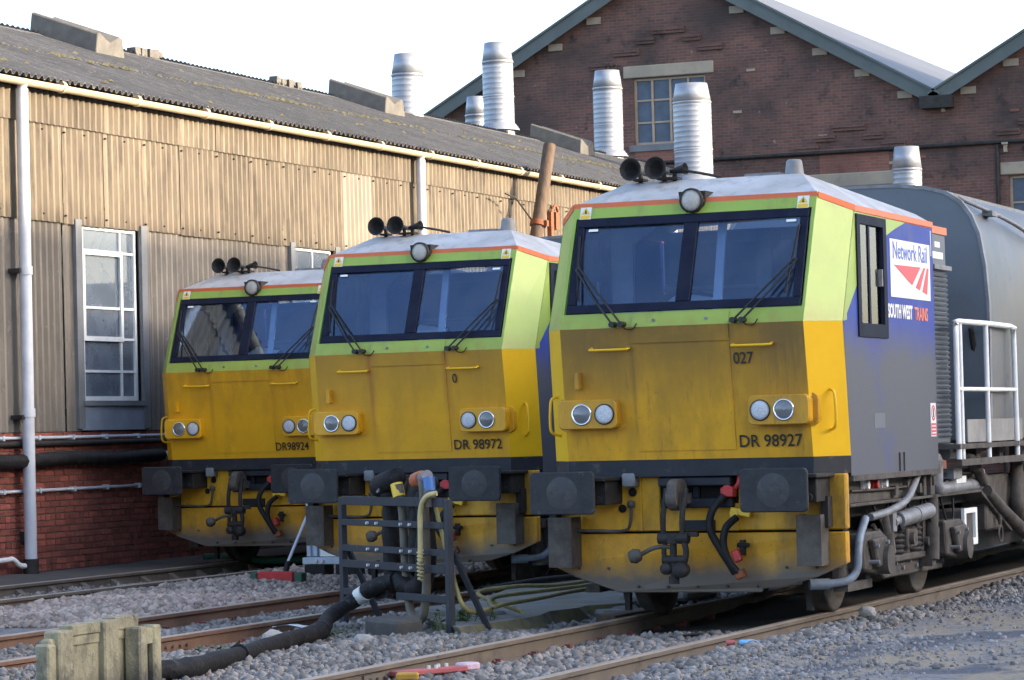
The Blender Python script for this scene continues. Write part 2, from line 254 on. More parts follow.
# ------------------------------------------------------------------ mesh helpers
class MB:
    def __init__(s): s.v = []; s.f = []; s.mi = []; s.sm = []
    def add(s, vs, fs, mi=0, smooth=False):
        o = len(s.v); s.v += [tuple(v) for v in vs]
        for f in fs: s.f.append([i + o for i in f]); s.mi.append(mi); s.sm.append(smooth)
        return s
    def box(s, c, d, mi=0, rot=None):
        vs = [Vector(((i & 1) - .5, ((i >> 1) & 1) - .5, (i >> 2) - .5)) for i in range(8)]
        vs = [Vector((v.x * d[0], v.y * d[1], v.z * d[2])) for v in vs]
        if rot is not None: vs = [rot @ v for v in vs]
        vs = [v + Vector(c) for v in vs]
        return s.add(vs, [(0, 2, 3, 1), (4, 5, 7, 6), (0, 1, 5, 4), (2, 6, 7, 3), (0, 4, 6, 2), (1, 3, 7, 5)], mi)
    def bx(s, a, b, mi=0):
        return s.box([(a[i] + b[i]) / 2 for i in range(3)], [abs(b[i] - a[i]) for i in range(3)], mi)
    def rbox(s, c, d, r=.02, axis='y', mi=0, n=3):
        """box with rounded corners in the plane normal to axis"""
        ax = 'xyz'.index(axis); u, v = [i for i in range(3) if i != ax]
        pts = []
        for (sx, sy, a0) in ((1, 1, 0), (-1, 1, 90), (-1, -1, 180), (1, -1, 270)):
            for k in range(n + 1):
                a = R(a0 + 90 * k / n); pts.append((sx * (d[u] / 2 - r) + r * math.cos(a), sy * (d[v] / 2 - r) + r * math.sin(a)))
        def P(p, e):
            q = [0, 0, 0]; q[u] = c[u] + p[0]; q[v] = c[v] + p[1]; q[ax] = c[ax] + e * d[ax] / 2; return q
        N = len(pts)
        s.add([P(p, -1) for p in pts] + [P(p, 1) for p in pts], [list(range(N - 1, -1, -1)), list(range(N, 2 * N))] + [(i, (i + 1) % N, (i + 1) % N + N, i + N) for i in range(N)], mi)
        return s
    def slab(s, pts, vec, mi=0):
        N = len(pts); v = Vector(vec)
        return s.add([Vector(p) for p in pts] + [Vector(p) + v for p in pts], [list(range(N)), list(range(2 * N - 1, N - 1, -1))] + [(i, i + N, (i + 1) % N + N, (i + 1) % N) for i in range(N)], mi)
    def cyl(s, a, b, r0, r1=None, n=14, mi=0, cap=True, smooth=True):
        a = Vector(a); b = Vector(b); r1 = r0 if r1 is None else r1
        d = (b - a).normalized(); u = d.orthogonal().normalized(); w_ = d.cross(u)
        vs = [a + (u * math.cos(2 * math.pi * i / n) + w_ * math.sin(2 * math.pi * i / n)) * r0 for i in range(n)] + [b + (u * math.cos(2 * math.pi * i / n) + w_ * math.sin(2 * math.pi * i / n)) * r1 for i in range(n)]
        s.add(vs, [(i, (i + 1) % n, (i + 1) % n + n, i + n) for i in range(n)], mi, smooth)
        if cap:
            s.add(vs[:n], [list(range(n - 1, -1, -1))], mi); s.add(vs[n:], [list(range(n))], mi)
        return s
    def lathe(s, a, d, prof, n=20, mi=0, smooth=True):
        """prof: list of (radius, distance along d)"""
        a = Vector(a); d = Vector(d).normalized(); u = d.orthogonal().normalized(); w_ = d.cross(u); vs = []
        for r, t in prof:
            vs += [a + d * t + (u * math.cos(2 * math.pi * i / n) + w_ * math.sin(2 * math.pi * i / n)) * r for i in range(n)]
        fs = []
        for k in range(len(prof) - 1):
            fs += [(k * n + i, k * n + (i + 1) % n, (k + 1) * n + (i + 1) % n, (k + 1) * n + i) for i in range(n)]
        return s.add(vs, fs, mi, smooth)
    def tube(s, pts, r, n=8, mi=0, sub=4, smooth=True, rf=None):
        P = [Vector(p) for p in pts]
        if sub > 1 and len(P) > 2:
            Q = []
            for i in range(len(P) - 1):
                p0 = P[max(i - 1, 0)]; p1 = P[i]; p2 = P[i + 1]; p3 = P[min(i + 2, len(P) - 1)]
                for k in range(sub):
                    t = k / sub
                    Q.append(.5 * ((2 * p1) + (p2 - p0) * t + (2 * p0 - 5 * p1 + 4 * p2 - p3) * t * t + (3 * p1 - p0 - 3 * p2 + p3) * t ** 3))
            Q.append(P[-1]); P = Q
        T = [(P[min(i + 1, len(P) - 1)] - P[max(i - 1, 0)]).normalized() for i in range(len(P))]
        u = T[0].orthogonal().normalized(); vs = []
        for i, p in enumerate(P):
            u = (u - T[i] * u.dot(T[i])).normalized(); w_ = T[i].cross(u); rr = r * (rf(i / (len(P) - 1)) if rf else 1)
            vs += [p + (u * math.cos(2 * math.pi * k / n) + w_ * math.sin(2 * math.pi * k / n)) * rr for k in range(n)]
        fs = [(i * n + k, i * n + (k + 1) % n, (i + 1) * n + (k + 1) % n, (i + 1) * n + k) for i in range(len(P) - 1) for k in range(n)]
        s.add(vs, fs, mi, smooth); s.add(vs[:n], [list(range(n - 1, -1, -1))], mi); s.add(vs[-n:], [list(range(n))], mi)
        return s
    def grid(s, fn, nu, nv, mi=0, smooth=True):
        vs = [fn(i / nu, j / nv) for i in range(nu + 1) for j in range(nv + 1)]
        return s.add(vs, [(i * (nv + 1) + j, (i + 1) * (nv + 1) + j, (i + 1) * (nv + 1) + j + 1, i * (nv + 1) + j + 1) for i in range(nu) for j in range(nv)], mi, smooth)
    def mesh(s, name, mats, bevel=0):
        me = bpy.data.meshes.new(name); me.from_pydata(s.v, [], s.f)
        if not isinstance(mats, (list, tuple)): mats = [mats]
        for m in mats: me.materials.append(M[m])
        me.polygons.foreach_set('material_index', s.mi); me.polygons.foreach_set('use_smooth', s.sm)
        bm = bmesh.new(); bm.from_mesh(me); bmesh.ops.recalc_face_normals(bm, faces=bm.faces)
        if bevel:
            es = [e for e in bm.edges if len(e.link_faces) == 2 and e.calc_face_angle(0) > R(40) and not (e.link_faces[0].smooth and e.link_faces[1].smooth)]
            bmesh.ops.bevel(bm, geom=es, offset=bevel, segments=1, affect='EDGES', clamp_overlap=True)
        bm.to_mesh(me); bm.free(); me.update()
        return me
    def obj(s, name, mats, parent=None, bevel=0, kind=None):
        return link(name, s.mesh(name, mats, bevel), parent, kind)
def link(name, me, parent=None, kind=None, loc=None, rot=None):
    o = bpy.data.objects.new(name, me); COL.objects.link(o)
    if parent is not None: o.parent = parent
    if kind: o['kind'] = kind
    if loc is not None: o.location = loc
    if rot is not None: o.rotation_euler = rot
    return o
def tag(o, label, cat, group=None):
    o['label'] = label; o['category'] = cat
    if group: o['group'] = group
    return o
def thing(name, label, cat, loc=(0, 0, 0), rotz=0, group=None):
    o = bpy.data.objects.new(name, None); COL.objects.link(o); o.location = loc; o.rotation_euler = (0, 0, rotz); o.empty_display_size = .2
    return tag(o, label, cat, group)
def copy_tree(o, parent=None):
    c = o.copy(); COL.objects.link(c)
    if parent is not None: c.parent = parent
    for ch in list(o.children): copy_tree(ch, c)
    return c
def lettering(name, text, size, loc, rot, m, parent, sx=1.0, align='LEFT', ext=.001, bold=0.0):
    cu = bpy.data.curves.new('t', 'FONT'); cu.body = text; cu.size = size; cu.extrude = ext; cu.align_x = align; cu.offset = bold; cu.resolution_u = 3
    t = bpy.data.objects.new('t', cu); COL.objects.link(t)
    bpy.context.view_layer.update()
    me = bpy.data.meshes.new_from_object(t.evaluated_get(bpy.context.evaluated_depsgraph_get()))
    bpy.data.objects.remove(t); bpy.data.curves.remove(cu)
    me.name = name; me.materials.clear(); me.materials.append(M[m])
    o = link(name, me, parent); o.location = loc; o.rotation_euler = rot; o.scale = (sx, 1, 1)
    return o

# ================================================================== GROUND
TRK = [(0.0, 0.0), (-4.5104, 4.656), (-9.0366, 9.682)]     # track centres and cab positions
def gz(x, y):
    """ballast height"""
    z = -.10 + .022 * math.sin(x * 2.1 + y * .7) + .018 * math.sin(y * 1.3 - x * 1.7 + 1.1) + .010 * math.sin(x * 6.1 + 2) * math.sin(y * 5.3)
    for tx, _ in TRK:
        d = abs(x - tx)
        if d < 1.0: z -= .045 * min(1, (1.0 - d) / .25)
    if x > .95: z += min(1, (x - .95) / .6) * .065
    if x < -9.95 + .05: z = min(z, -.10)
    if -8.2 < x < -5.4: z += .05 * min(1, (x + 8.2) / .3, (-5.4 - x) / .3)
    return z
def ground_mat():
    m = bpy.data.materials.new('ballast_ground'); m.use_nodes = True
    n = m.node_tree.nodes; L = m.node_tree.links; b = n['Principled BSDF']; b.inputs['Roughness'].default_value = .95
    tc = n.new('ShaderNodeTexCoord')
    def noise(sc, st=(1, 1, 1), det=6, ro=.65):
        mp = n.new('ShaderNodeMapping'); mp.inputs['Scale'].default_value = st; L.new(tc.outputs['Object'], mp.inputs[0])
        t = n.new('ShaderNodeTexNoise'); t.inputs['Scale'].default_value = sc; t.inputs['Detail'].default_value = det; t.inputs['Roughness'].default_value = ro; L.new(mp.outputs[0], t.inputs['Vector']); return t.outputs['Fac']
    def rp(s, a, bb, lo=0, hi=1):
        r = n.new('ShaderNodeMapRange'); r.inputs['From Min'].default_value = a; r.inputs['From Max'].default_value = bb; r.inputs['To Min'].default_value = lo; r.inputs['To Max'].default_value = hi; L.new(s, r.inputs['Value']); return r.outputs[0]
    def mx(f, a, c):
        x = n.new('ShaderNodeMix'); x.data_type = 'RGBA'; L.new(f, x.inputs[0])
        for s, v in ((6, a), (7, c)):
            if isinstance(v, tuple): x.inputs[s].default_value = (*v, 1)
            else: L.new(v, x.inputs[s])
        return x.outputs[2]
    c = mx(rp(noise(14, det=8), .35, .65), (0.085, 0.083, 0.085), (0.19, 0.18, 0.175))
    v = n.new('ShaderNodeTexVoronoi'); v.inputs['Scale'].default_value = 24; L.new(tc.outputs['Object'], v.inputs['Vector'])
    vs = n.new('ShaderNodeSeparateColor'); L.new(v.outputs['Color'], vs.inputs[0])
    c = mx(rp(vs.outputs[0], .2, 1, 0, .55), c, (0.27, 0.265, 0.27))
    sep = n.new('ShaderNodeSeparateXYZ'); L.new(tc.outputs['Object'], sep.inputs[0])
    mk = rp(sep.outputs['X'], .9, 1.5)
    def masked(src, col, prev):
        mu = n.new('ShaderNodeMath'); mu.operation = 'MULTIPLY'; L.new(src, mu.inputs[0]); L.new(mk, mu.inputs[1]); return mx(mu.outputs[0], prev, col)
    # worn yard surface right of the near rail: sandy mud and dark tarmac patches drawn out along the track
    c = masked(rp(noise(1.1, (1.3, .55, 1), 5), .42, .56), (0.255, 0.21, 0.15), c)
    c = masked(rp(noise(.8, (1.5, .6, 1), 4, .5), .54, .60), (0.07, 0.076, 0.095), c)
    c = masked(rp(noise(60, det=3), .55, .75, 0, .7), (0.30, 0.29, 0.28), c)
    L.new(c, b.inputs['Base Color'])
    bp = n.new('ShaderNodeBump'); bp.inputs['Strength'].default_value = .8; bp.inputs['Distance'].default_value = .02
    L.new(v.outputs['Distance'], bp.inputs['Height']); L.new(bp.outputs[0], b.inputs['Normal'])
    M['ballast_ground'] = m
ground_mat()
# one sheet: a fine grid near the camera that coarsens out to the horizon
xs = [-1500, -500, -200, -80, -40, -25, -18, -14] + list(np.arange(-12, 7.01, .16)) + [8, 10, 14, 20, 30, 60, 150, 500, 1500]
ys = [-1500, -500, -200, -80, -40, -26, -18, -14, -12, -10, -9] + list(np.arange(-8, 16.01, .16)) + [17, 19, 22, 26, 32, 40, 60, 100, 200, 500, 1500]
mb = MB()
mb.v = [(x, y, gz(x, y)) for x in xs for y in ys]
ny = len(ys)
mb.f = [(i * ny + j, (i + 1) * ny + j, (i + 1) * ny + j + 1, i * ny + j + 1) for i in range(len(xs) - 1) for j in range(ny - 1)]
mb.mi = [0] * len(mb.f); mb.sm = [True] * len(mb.f)
mb.obj('ground', 'ballast_ground', kind='structure')
# concrete apron along the shed wall
mb = MB()
for k in range(14):
    y0 = 2 + k * 3.0; mb.bx((-11.42, y0, -.3), (-9.98, y0 + 2.985, -.012 + .006 * math.sin(k * 2.3)))
mb.obj('pavement', 'concrete_apron', kind='structure', bevel=.012)

mat('shade_bed', (0.022, 0.02, 0.018), (0.035, 0.031, 0.027), 5, .95, bump=.4)  # near-black colour paints in the shade beneath the vehicles
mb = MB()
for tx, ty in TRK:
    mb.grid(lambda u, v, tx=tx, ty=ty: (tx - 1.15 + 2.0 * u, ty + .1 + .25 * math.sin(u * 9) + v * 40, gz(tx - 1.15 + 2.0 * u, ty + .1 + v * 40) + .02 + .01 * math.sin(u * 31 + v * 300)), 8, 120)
mb.obj('shade_track_bed', 'shade_bed', kind='structure')  # dark sheet between the rails, standing in for shade under each vehicle
# ------------------------------------------------------------------ ballast stones (one mesh)
def stones(name, n_, region, size, mats, seed, sink=.3, zf=gz, keep=None):
    rg = np.random.default_rng(seed)
    ico_v = np.array([(0, 0, -1), (.7236, -.5257, -.4472), (-.2764, -.8506, -.4472), (-.8944, 0, -.4472), (-.2764, .8506, -.4472), (.7236, .5257, -.4472), (.2764, -.8506, .4472), (-.7236, -.5257, .4472), (-.7236, .5257, .4472), (.2764, .8506, .4472), (.8944, 0, .4472), (0, 0, 1)])
    ico_f = np.array([(0, 1, 2), (1, 0, 5), (0, 2, 3), (0, 3, 4), (0, 4, 5), (1, 5, 10), (2, 1, 6), (3, 2, 7), (4, 3, 8), (5, 4, 9), (1, 10, 6), (2, 6, 7), (3, 7, 8), (4, 8, 9), (5, 9, 10), (6, 10, 11), (7, 6, 11), (8, 7, 11), (9, 8, 11), (10, 9, 11)])
    P = []
    for (x0, x1, y0, y1, cnt) in region:
        p = np.stack([rg.uniform(x0, x1, cnt), rg.uniform(y0, y1, cnt)], 1); P.append(p)
    P = np.concatenate(P)
    if keep is not None: P = P[[keep(*p, rg) for p in P]]
    N = len(P); s = rg.uniform(size[0], size[1], N) * rg.choice([.55, .8, 1, 1, 1.3, 1.75], N)
    V = ico_v[None] * (1 + rg.uniform(-.32, .25, (N, 12, 1)))
    V = V * (s[:, None] * rg.uniform(.65, 1.25, (N, 3)))[:, None, :]
    a = rg.uniform(0, 6.28, N); ca, sa = np.cos(a), np.sin(a); t = rg.uniform(-.9, .9, N); ct, st = np.cos(t), np.sin(t)
    x, y, z = V[..., 0], V[..., 1], V[..., 2]
    y, z = y * ct[:, None] - z * st[:, None], y * st[:, None] + z * ct[:, None]
    x, y = x * ca[:, None] - y * sa[:, None], x * sa[:, None] + y * ca[:, None]
    Z = np.array([zf(*p) for p in P])
    V = np.stack([x + P[:, :1], y + P[:, 1:], z + (Z + s * (1 - sink) * rg.uniform(.1, .9, N))[:, None]], -1).reshape(-1, 3)
    F = (ico_f[None] + (np.arange(N) * 12)[:, None, None]).reshape(-1)
    me = bpy.data.meshes.new(name); me.vertices.add(len(V)); me.vertices.foreach_set('co', V.ravel())
    nf = N * 20; me.loops.add(nf * 3); me.loops.foreach_set('vertex_index', F.astype(np.int32))
    me.polygons.add(nf); me.polygons.foreach_set('loop_start', np.arange(0, nf * 3, 3, dtype=np.int32)); me.polygons.foreach_set('loop_total', np.full(nf, 3, dtype=np.int32))
    me.update(calc_edges=True); me.validate()
    me.materials.append(M[mats]); return link(name, me, None, 'stuff')
mat('stone_pink', (0.25, 0.20, 0.17), (0.37, 0.30, 0.255), 1.5, .9, island=.42, dirt=((0.12, 0.10, 0.09), .60, .8, 6, (1, 1, 1)))
mat('stone_grey', (0.155, 0.142, 0.13), (0.25, 0.23, 0.212), 1.5, .9, island=.5, dirt=((0.10, 0.09, 0.08), .58, .8, 5, (1, 1, 1)))
mat('stone_dark', (0.16, 0.155, 0.155), (0.26, 0.25, 0.25), 1.5, .9, island=.5, dirt=((0.07, 0.065, 0.06), .55, .8, 3, (1, 1, 1)))
stones('pink_ballast', 0, [(-8.25, -5.32, .0, 9.5, 30000), (-8.25, -5.32, 9.5, 15, 6000)], (.014, .029), 'stone_pink', 1)
stones('grey_ballast', 0, [(-5.2, -3.85, -3.5, 7, 12000), (-3.7, -.85, -5.5, 2, 26000), (-9.75, -8.33, 2, 11, 6500), (-3.7, -.85, -8, -5.5, 5000), (-3.7, -.85, 2, 6, 4000)], (.010, .023), 'stone_grey', 2)
stones('track_ballast', 0, [(-.66, .66, -6.5, .2, 11000), (.86, 1.5, -6.5, 9, 12000)], (.011, .025), 'stone_grey', 3)
def yard_keep(x, y, rg):
    f = math.sin(x * 1.9 + y * .55 + .6) * .6 + math.sin(y * 1.1 - x * .8) * .35 + .22 - .20 * (x - 1.5)
    return rg.uniform(-.9, .9) < f
stones('yard_gravel', 0, [(1.3, 6, -8, 11, 46000)], (.006, .016), 'stone_dark', 4, sink=.55, keep=yard_keep)

# ================================================================== TRACKS
def rail_profile(): return [(-.07, -.159), (.07, -.159), (.07, -.148), (.012, -.128), (.010, -.045), (.035, -.034), (.036, -.006), (.028, 0), (-.028, 0), (-.036, -.006), (-.035, -.034), (-.010, -.045), (-.012, -.128), (-.07, -.148)]
def rail_mesh(y0, y1, m0):
    mb = MB(); pf = rail_profile(); n = len(pf); seg = [y0, y1]
    vs = [(x, y, z) for y in seg for x, z in pf]
    for i in range(n):
        top = i in (6, 7, 8)
        mb.add([vs[i], vs[(i + 1) % n], vs[(i + 1) % n + n], vs[i + n]], [(0, 1, 2, 3)], 1 if top else 0)
    mb.add(vs[:n], [list(range(n))]); mb.add(vs[n:], [list(range(n))])
    return mb.mesh('rail', [m0, 'rail_head'])
clip_mb = MB().box((0, 0, .012), (.10, .11, .024)).box((.028, 0, .036), (.045, .06, .035)).cyl((.0, -.05, .035), (.03, .05, .045), .011, n=6)
clip_me = clip_mb.mesh('rail_clip', 'rail_clip')
chair_me = MB().slab([(-.19, -.06, 0), (.19, -.06, 0), (.19, .06, 0), (-.19, .06, 0)], (0, 0, .03)).slab([(-.15, -.05, .03), (-.02, -.05, .03), (-.02, -.05, .11)], (0, .1, 0)).slab([(.15, -.05, .03), (.02, -.05, .03), (.02, -.05, .11)], (0, .1, 0)).mesh('rail_chair', 'rail_web_grey')
sleeper_me = MB().box((0, 0, -.06), (2.5, .25, .12)).mesh('sleeper', 'sleeper', .01)
rails_by = {}
def track(i, lab, y0, y1, vis, m0, use):
    tx = TRK[i][0]
    t = thing('railway_track', lab, 'railway track', (tx, 0, 0), 0, 'railway tracks in the yard')
    me = rail_mesh(y0, y1, m0)
    for sx in (-1, 1): link('rail', me, t, loc=(sx * .7525, 0, 0))
    k = 0; y = vis[0]
    while y < vis[1]:
        link('sleeper', sleeper_me, t, loc=(rnd.uniform(-.03, .03), y, -.168))
        for sx in (-1, 1):
            for sd_ in (-1, 1):
                if use == 'clip': link('rail_clip', clip_me, t, loc=(sx * .7525 + sd_ * .085, y + rnd.uniform(-.02, .02), -.155), rot=(0, 0, 0 if sd_ > 0 else math.pi))
            if use == 'chair': link('rail_chair', chair_me, t, loc=(sx * .7525, y, -.165))
        y += .68; k += 1
    # joint straps and a pale trickle-bond wire
    for (sx, yy) in use and [(-1, vis[0] + 2.9), (1, vis[0] + 1.7)]:
        fp = MB().box((0, 0, -.085), (.055, .5, .07))
        for q in (-.17, -.06, .06, .17): fp.cyl((.028, q, -.085), (.05, q, -.085), .014, n=6)
        o = fp.obj('fishplate', m0, t); o.location = (sx * .7525, yy, 0)
    return t
track(2, 'weathered far track beside the brick wall under the leftmost rail vehicle', -30, 75, (3.6, 12.5), 'rail_web_grey', 'chair')
track(1, 'rust brown middle track running behind the hose stand', -30, 75, (-3.4, 9.5), 'rail_web', 'clip')
track(0, 'nearest track with worn brown rails under the right rail vehicle', -30, 75, (-7.2, 3.5), 'rail_web_grey', 'clip')

# ================================================================== CORRUGATED SHED
shed = thing('train_shed', 'long shed with weathered corrugated cladding above a red brick base', 'shed', (-13.8, 20, 0))
def sp(o): o.location = Vector(o.location) - Vector((-13.8, 20, 0)); return o      # world -> shed local
def slink(name, me, loc, rot=None, kind=None): o = link(name, me, shed, kind, loc, rot); return sp(o)
WX = -11.38
# --- brick base: bricks one by one where they show, joined further on
brick_mes = []
for L_ in (.215, .1025):
    brick_mes.append(MB().bx((-.05, .005, .005), (.008, .005 + L_, .068)).mesh('brick', 'brick', .004))
mass = MB(); cnt = 0; CH = .0765
for row in range(22):
    head = row % 4 == 0
    L_ = .1025 if head else .215; st_ = L_ + .01
    y = 4.0 + ((row * 37) % 11) * .0 + (.0 if head else (.1125 if row % 2 else 0))
    while y < 16:
        nearv = 7.62 < y < 10.75 and row >= 2
        dx = rnd.uniform(-.004, .004)
        if nearv and cnt < 300 and (not head):
            slink('brick', brick_mes[0], (WX + .012 + dx, y, row * CH - .015), (0, 0, rnd.uniform(-.008, .008))); cnt += 1
        else:
            mass.bx((WX - .05, y + .005, row * CH - .01), (WX + .02 + dx, y + .005 + L_, row * CH + .053))
        y += st_
sp(mass.obj('brickwork', 'brick_mass', shed, kind='stuff'))
sp(MB().bx((WX - .3, 2, -.3), (WX + .004, 45.5, 1.66)).obj('base_wall', 'mortar', shed))
# --- cladding sheets
def corr_mesh(name, w_, h, m, waves, amp=.019, th=.0):
    mb = MB(); n = waves * 4; pts = []
    for i in range(n + 1):
        ph = i % 4; pts.append((amp * (1 if ph in (1, 2) else -1) * (1 if i not in (0, n) else .0), i * w_ / n))
    vs = [(x, y, z) for z in (0, h) for x, y in pts]; N = n + 1
    mb.add(vs, [(i, i + 1, i + 1 + N, i + N) for i in range(n)], smooth=False)
    return mb.mesh(name, m)
PW = .992; Y0 = 9.375
up_me = corr_mesh('cladding_sheet', PW - .012, 1.24, 'sheet_upper', 7)
up_cream = corr_mesh('cladding_sheet', PW - .012, 1.24, 'sheet_cream', 7)
top_me = corr_mesh('cladding_sheet', PW - .012, .40, 'sheet_upper', 7)
lo_me = corr_mesh('cladding_sheet', PW - .010, 2.64, 'sheet_lower', 7)
nar_me = corr_mesh('cladding_sheet', .36, 2.64, 'sheet_lower', 2)
for k in range(-6, 36):
    y = Y0 + k * PW; j = lambda: rnd.uniform(-.004, .004)
    slink('cladding_sheet', top_me, (WX + .05 + j(), y, 5.43 + j()), (0, R(.6), rnd.uniform(-.003, .003)))
    slink('cladding_sheet', up_cream if k == 8 else up_me, (WX + .032 + j(), y + j(), 4.24 + rnd.uniform(-.012, .012)), (0, R(-.35), rnd.uniform(-.004, .004)))
    if k in (0, 1, 6, 7): continue
    slink('cladding_sheet', lo_me, (WX + .004 + j(), y + j(), 1.67), (0, R(-.25), rnd.uniform(-.004, .004)))
for y in (9.39, 11.24, 15.29, 16.96): slink('cladding_sheet', nar_me, (WX + .012, y, 1.67), (0, R(-.25), 0))
nails = MB()
for k in range(-4, 22):
    for dz in (4.33, 5.36):
        for dy in (.02, .5): nails.cyl((WX + .04, Y0 + k * PW + dy, dz), (WX + .066, Y0 + k * PW + dy, dz), .012, n=6)
sp(nails.obj('fixing_bolts', 'dark_steel', shed, kind='stuff'))
sp(MB().bx((WX - .3, 2, 1.66), (WX - .03, 9.2, 5.8)).bx((WX - .3, 17.5, 1.66), (WX - .03, 45.5, 5.8)).bx((WX - .3, 11.45, 1.66), (WX - .03, 15.1, 5.8)).bx((WX - .3, 9.2, 4.5), (WX - .03, 17.5, 5.8)).bx((WX - .29, 9.2, 1.0), (WX - .04, 17.5, 1.95)).obj('wall_core', 'dark_room', shed))
sp(MB().slab([(-11.5, 2.0, 1), (-22.2, 2.0, 1), (-22.2, 2.0, 5.8), (-16.2, 2.0, 7.65), (-11.5, 2.0, 5.8)], (0, .2, 0)).slab([(-11.5, 45.3, 0), (-22.2, 45.3, 0), (-22.2, 45.3, 5.8), (-16.2, 45.3, 7.65), (-11.5, 45.3, 5.8)], (0, .2, 0)).bx((-22.4, 2, 0), (-22.2, 45.5, 5.8)).obj('rear_wall', 'sheet_lower', shed))
# --- shed windows
def shed_window(y0, y1, z0, z1, cols, rows):
    x = WX - .035; f = MB(); t = .032
    f.bx((x - .05, y0, z1 - .05), (x + .02, y1, z1)).bx((x - .05, y0, z0), (x + .02, y1, z0 + .055)).bx((x - .05, y0, z0 + .055), (x + .02, y0 + .05, z1 - .05)).bx((x - .05, y1 - .05, z0 + .055), (x + .02, y1, z1 - .05))
    w_ = sp(f.obj('window', 'window_white', shed))
    b = MB()
    for c in cols: b.bx((x - .03, c - t / 2, z0 + .055), (x + .012, c + t / 2, z1 - .05))
    for r in rows: b.bx((x - .028, y0 + .05, r - t / 2), (x + .009, y1 - .05, r + t / 2))
    o = b.obj('glazing_bars', 'window_white', w_)
    if len(cols) > 1:
        q = MB(); a0, a1, b0, b1 = cols[0], cols[1], rows[2], rows[0]
        q.bx((x + .012, a0 - .03, b1 - .05), (x + .03, a1 + .03, b1 + .02)).bx((x + .012, a0 - .03, b0 - .03), (x + .03, a1 + .03, b0 + .03)).bx((x + .012, a0 - .03, b0 + .03), (x + .03, a0 + .03, b1 - .05)).bx((x + .012, a1 - .03, b0 + .03), (x + .03, a1 + .03, b1 - .05))
        q.obj('casement', 'window_white', w_)
    ce = [y0 + .05] + cols + [y1 - .05]; re = [z1 - .05] + rows + [z0 + .055]
    for i in range(len(ce) - 1):
        for j_ in range(len(re) - 1):
            p = MB().bx((x - .016, ce[i] + .002, re[j_ + 1] + .002), (x - .011, ce[i + 1] - .002, re[j_] - .002)).obj('pane', 'shed_glass', w_)
            p.location.x = 0; p.rotation_euler = (0, 0, 0)
    return w_
shed_window(9.76, 11.21, 2.05, 4.245, [9.90, 10.83], [3.93, 3.57 - .35, 2.83, 2.42])
shed_window(15.66, 16.93, 2.05, 4.25, [16.35], [3.6, 2.9])
for (a, b_) in ((9.70, 11.27), (15.60, 16.99)):
    sp(MB().bx((WX + .0, a, 1.68), (WX + .055, b_, 1.98)).obj('window_apron', 'sill', shed))
    sp(MB().bx((WX - .02, a, 1.985), (WX + .09, b_, 2.045)).obj('window_sill', 'flashing', shed))
    for yy in (a - .10, b_ - .04): sp(MB().bx((WX + .02, yy, 1.70), (WX + .066, yy + .15, 4.30)).obj('flashing_strip', 'flashing', shed))
    # what shows inside: blind, pale partition
    sp(MB().bx((WX - 1.6, a - 1.5, 1), (WX - 1.5, b_ + 3.5, 5.2)).bx((WX - .35, a + .15, 3.6), (WX - .32, b_ - .5, 4.3)).obj('inner_partition', 'pale_blind', shed))
sp(MB().bx((WX - .6, 8, 1.0), (WX - .55, 9.0, 4)).obj('inner_post', 'dark_room', shed))
# --- roof sheets, ridge, moss
EX, EZ, RX, RZ = -11.13, 5.93, -16.2, 7.72
SL = math.hypot(RX - EX, RZ - EZ); SA = math.atan2(RZ - EZ, EX - RX)
def roof_mesh(L_, w_):
    mb = MB(); n = 7 * 4; pts = []
    for i in range(n + 1): pts.append((i * w_ / n, .022 * (1 if i % 4 in (1, 2) else -1)))
    N = n + 1; vs = [(x, y, z) for x in (0, -L_) for y, z in pts] + [(x, y, z - .012) for x in (0, -L_) for y, z in pts]
    mb.add(vs, [(i, i + 1, i + 1 + N, i + N) for i in range(n)] + [(i + 2 * N, i + 2 * N + 1, i + 1 + 3 * N, i + 3 * N) for i in range(n)] + [(i, i + 1, i + 1 + 2 * N, i + 2 * N) for i in range(n)])
    return mb.mesh('roof_sheet', 'roof_sheet')
rs = roof_mesh(SL / 2 + .09, 1.03)
for k in range(42):
    y = 3.2 + k * 1.006
    for h in (0, 1):
        c = h * SL / 2
        for s_ in (1, -1):
            a = SA if s_ > 0 else -SA
            x = (EX - math.cos(SA) * c) if s_ > 0 else 2 * RX - (EX - math.cos(SA) * c)
            z = EZ + math.sin(SA) * c + .012 * h + .026
            o = slink('roof_sheet', rs, (x, y if s_ > 0 else y + 1.03, z + rnd.uniform(-.004, .004)), (0, a, 0 if s_ > 0 else math.pi))
            if s_ < 0: o.rotation_euler = (0, SA, math.pi)
ridge = MB()
ridge.slab([(RX - .22, 3.0, RZ - .02), (RX, 3.0, RZ + .075), (RX + .22, 3.0, RZ - .02), (RX, 3.0, RZ + .03)], (0, 42.6, 0))
sp(ridge.obj('ridge_cap', 'roof_sheet', shed))
mo = MB()
for _ in range(1100):
    y = rnd.uniform(6, 44); d = SL / 2 + rnd.gauss(.0, .07) if rnd.random() < .75 else rnd.uniform(.3, SL - .2)
    if rnd.random() < .45 + .45 * math.sin(y * .9) * math.sin(y * .37 + 1) or d > SL / 2 + .25 and rnd.random() < .6: continue
    x = EX - math.cos(SA) * d; z = EZ + math.sin(SA) * d + .055; r = rnd.uniform(.02, .055)
    mo.add([(x + r, y, z - .4 * r), (x, y + 2 * r, z), (x - r, y, z + .4 * r), (x, y - 2 * r, z), (x, y, z + r * .8)], [(0, 1, 4), (1, 2, 4), (2, 3, 4), (3, 0, 4)])
sp(mo.obj('moss', 'moss', shed, kind='stuff'))
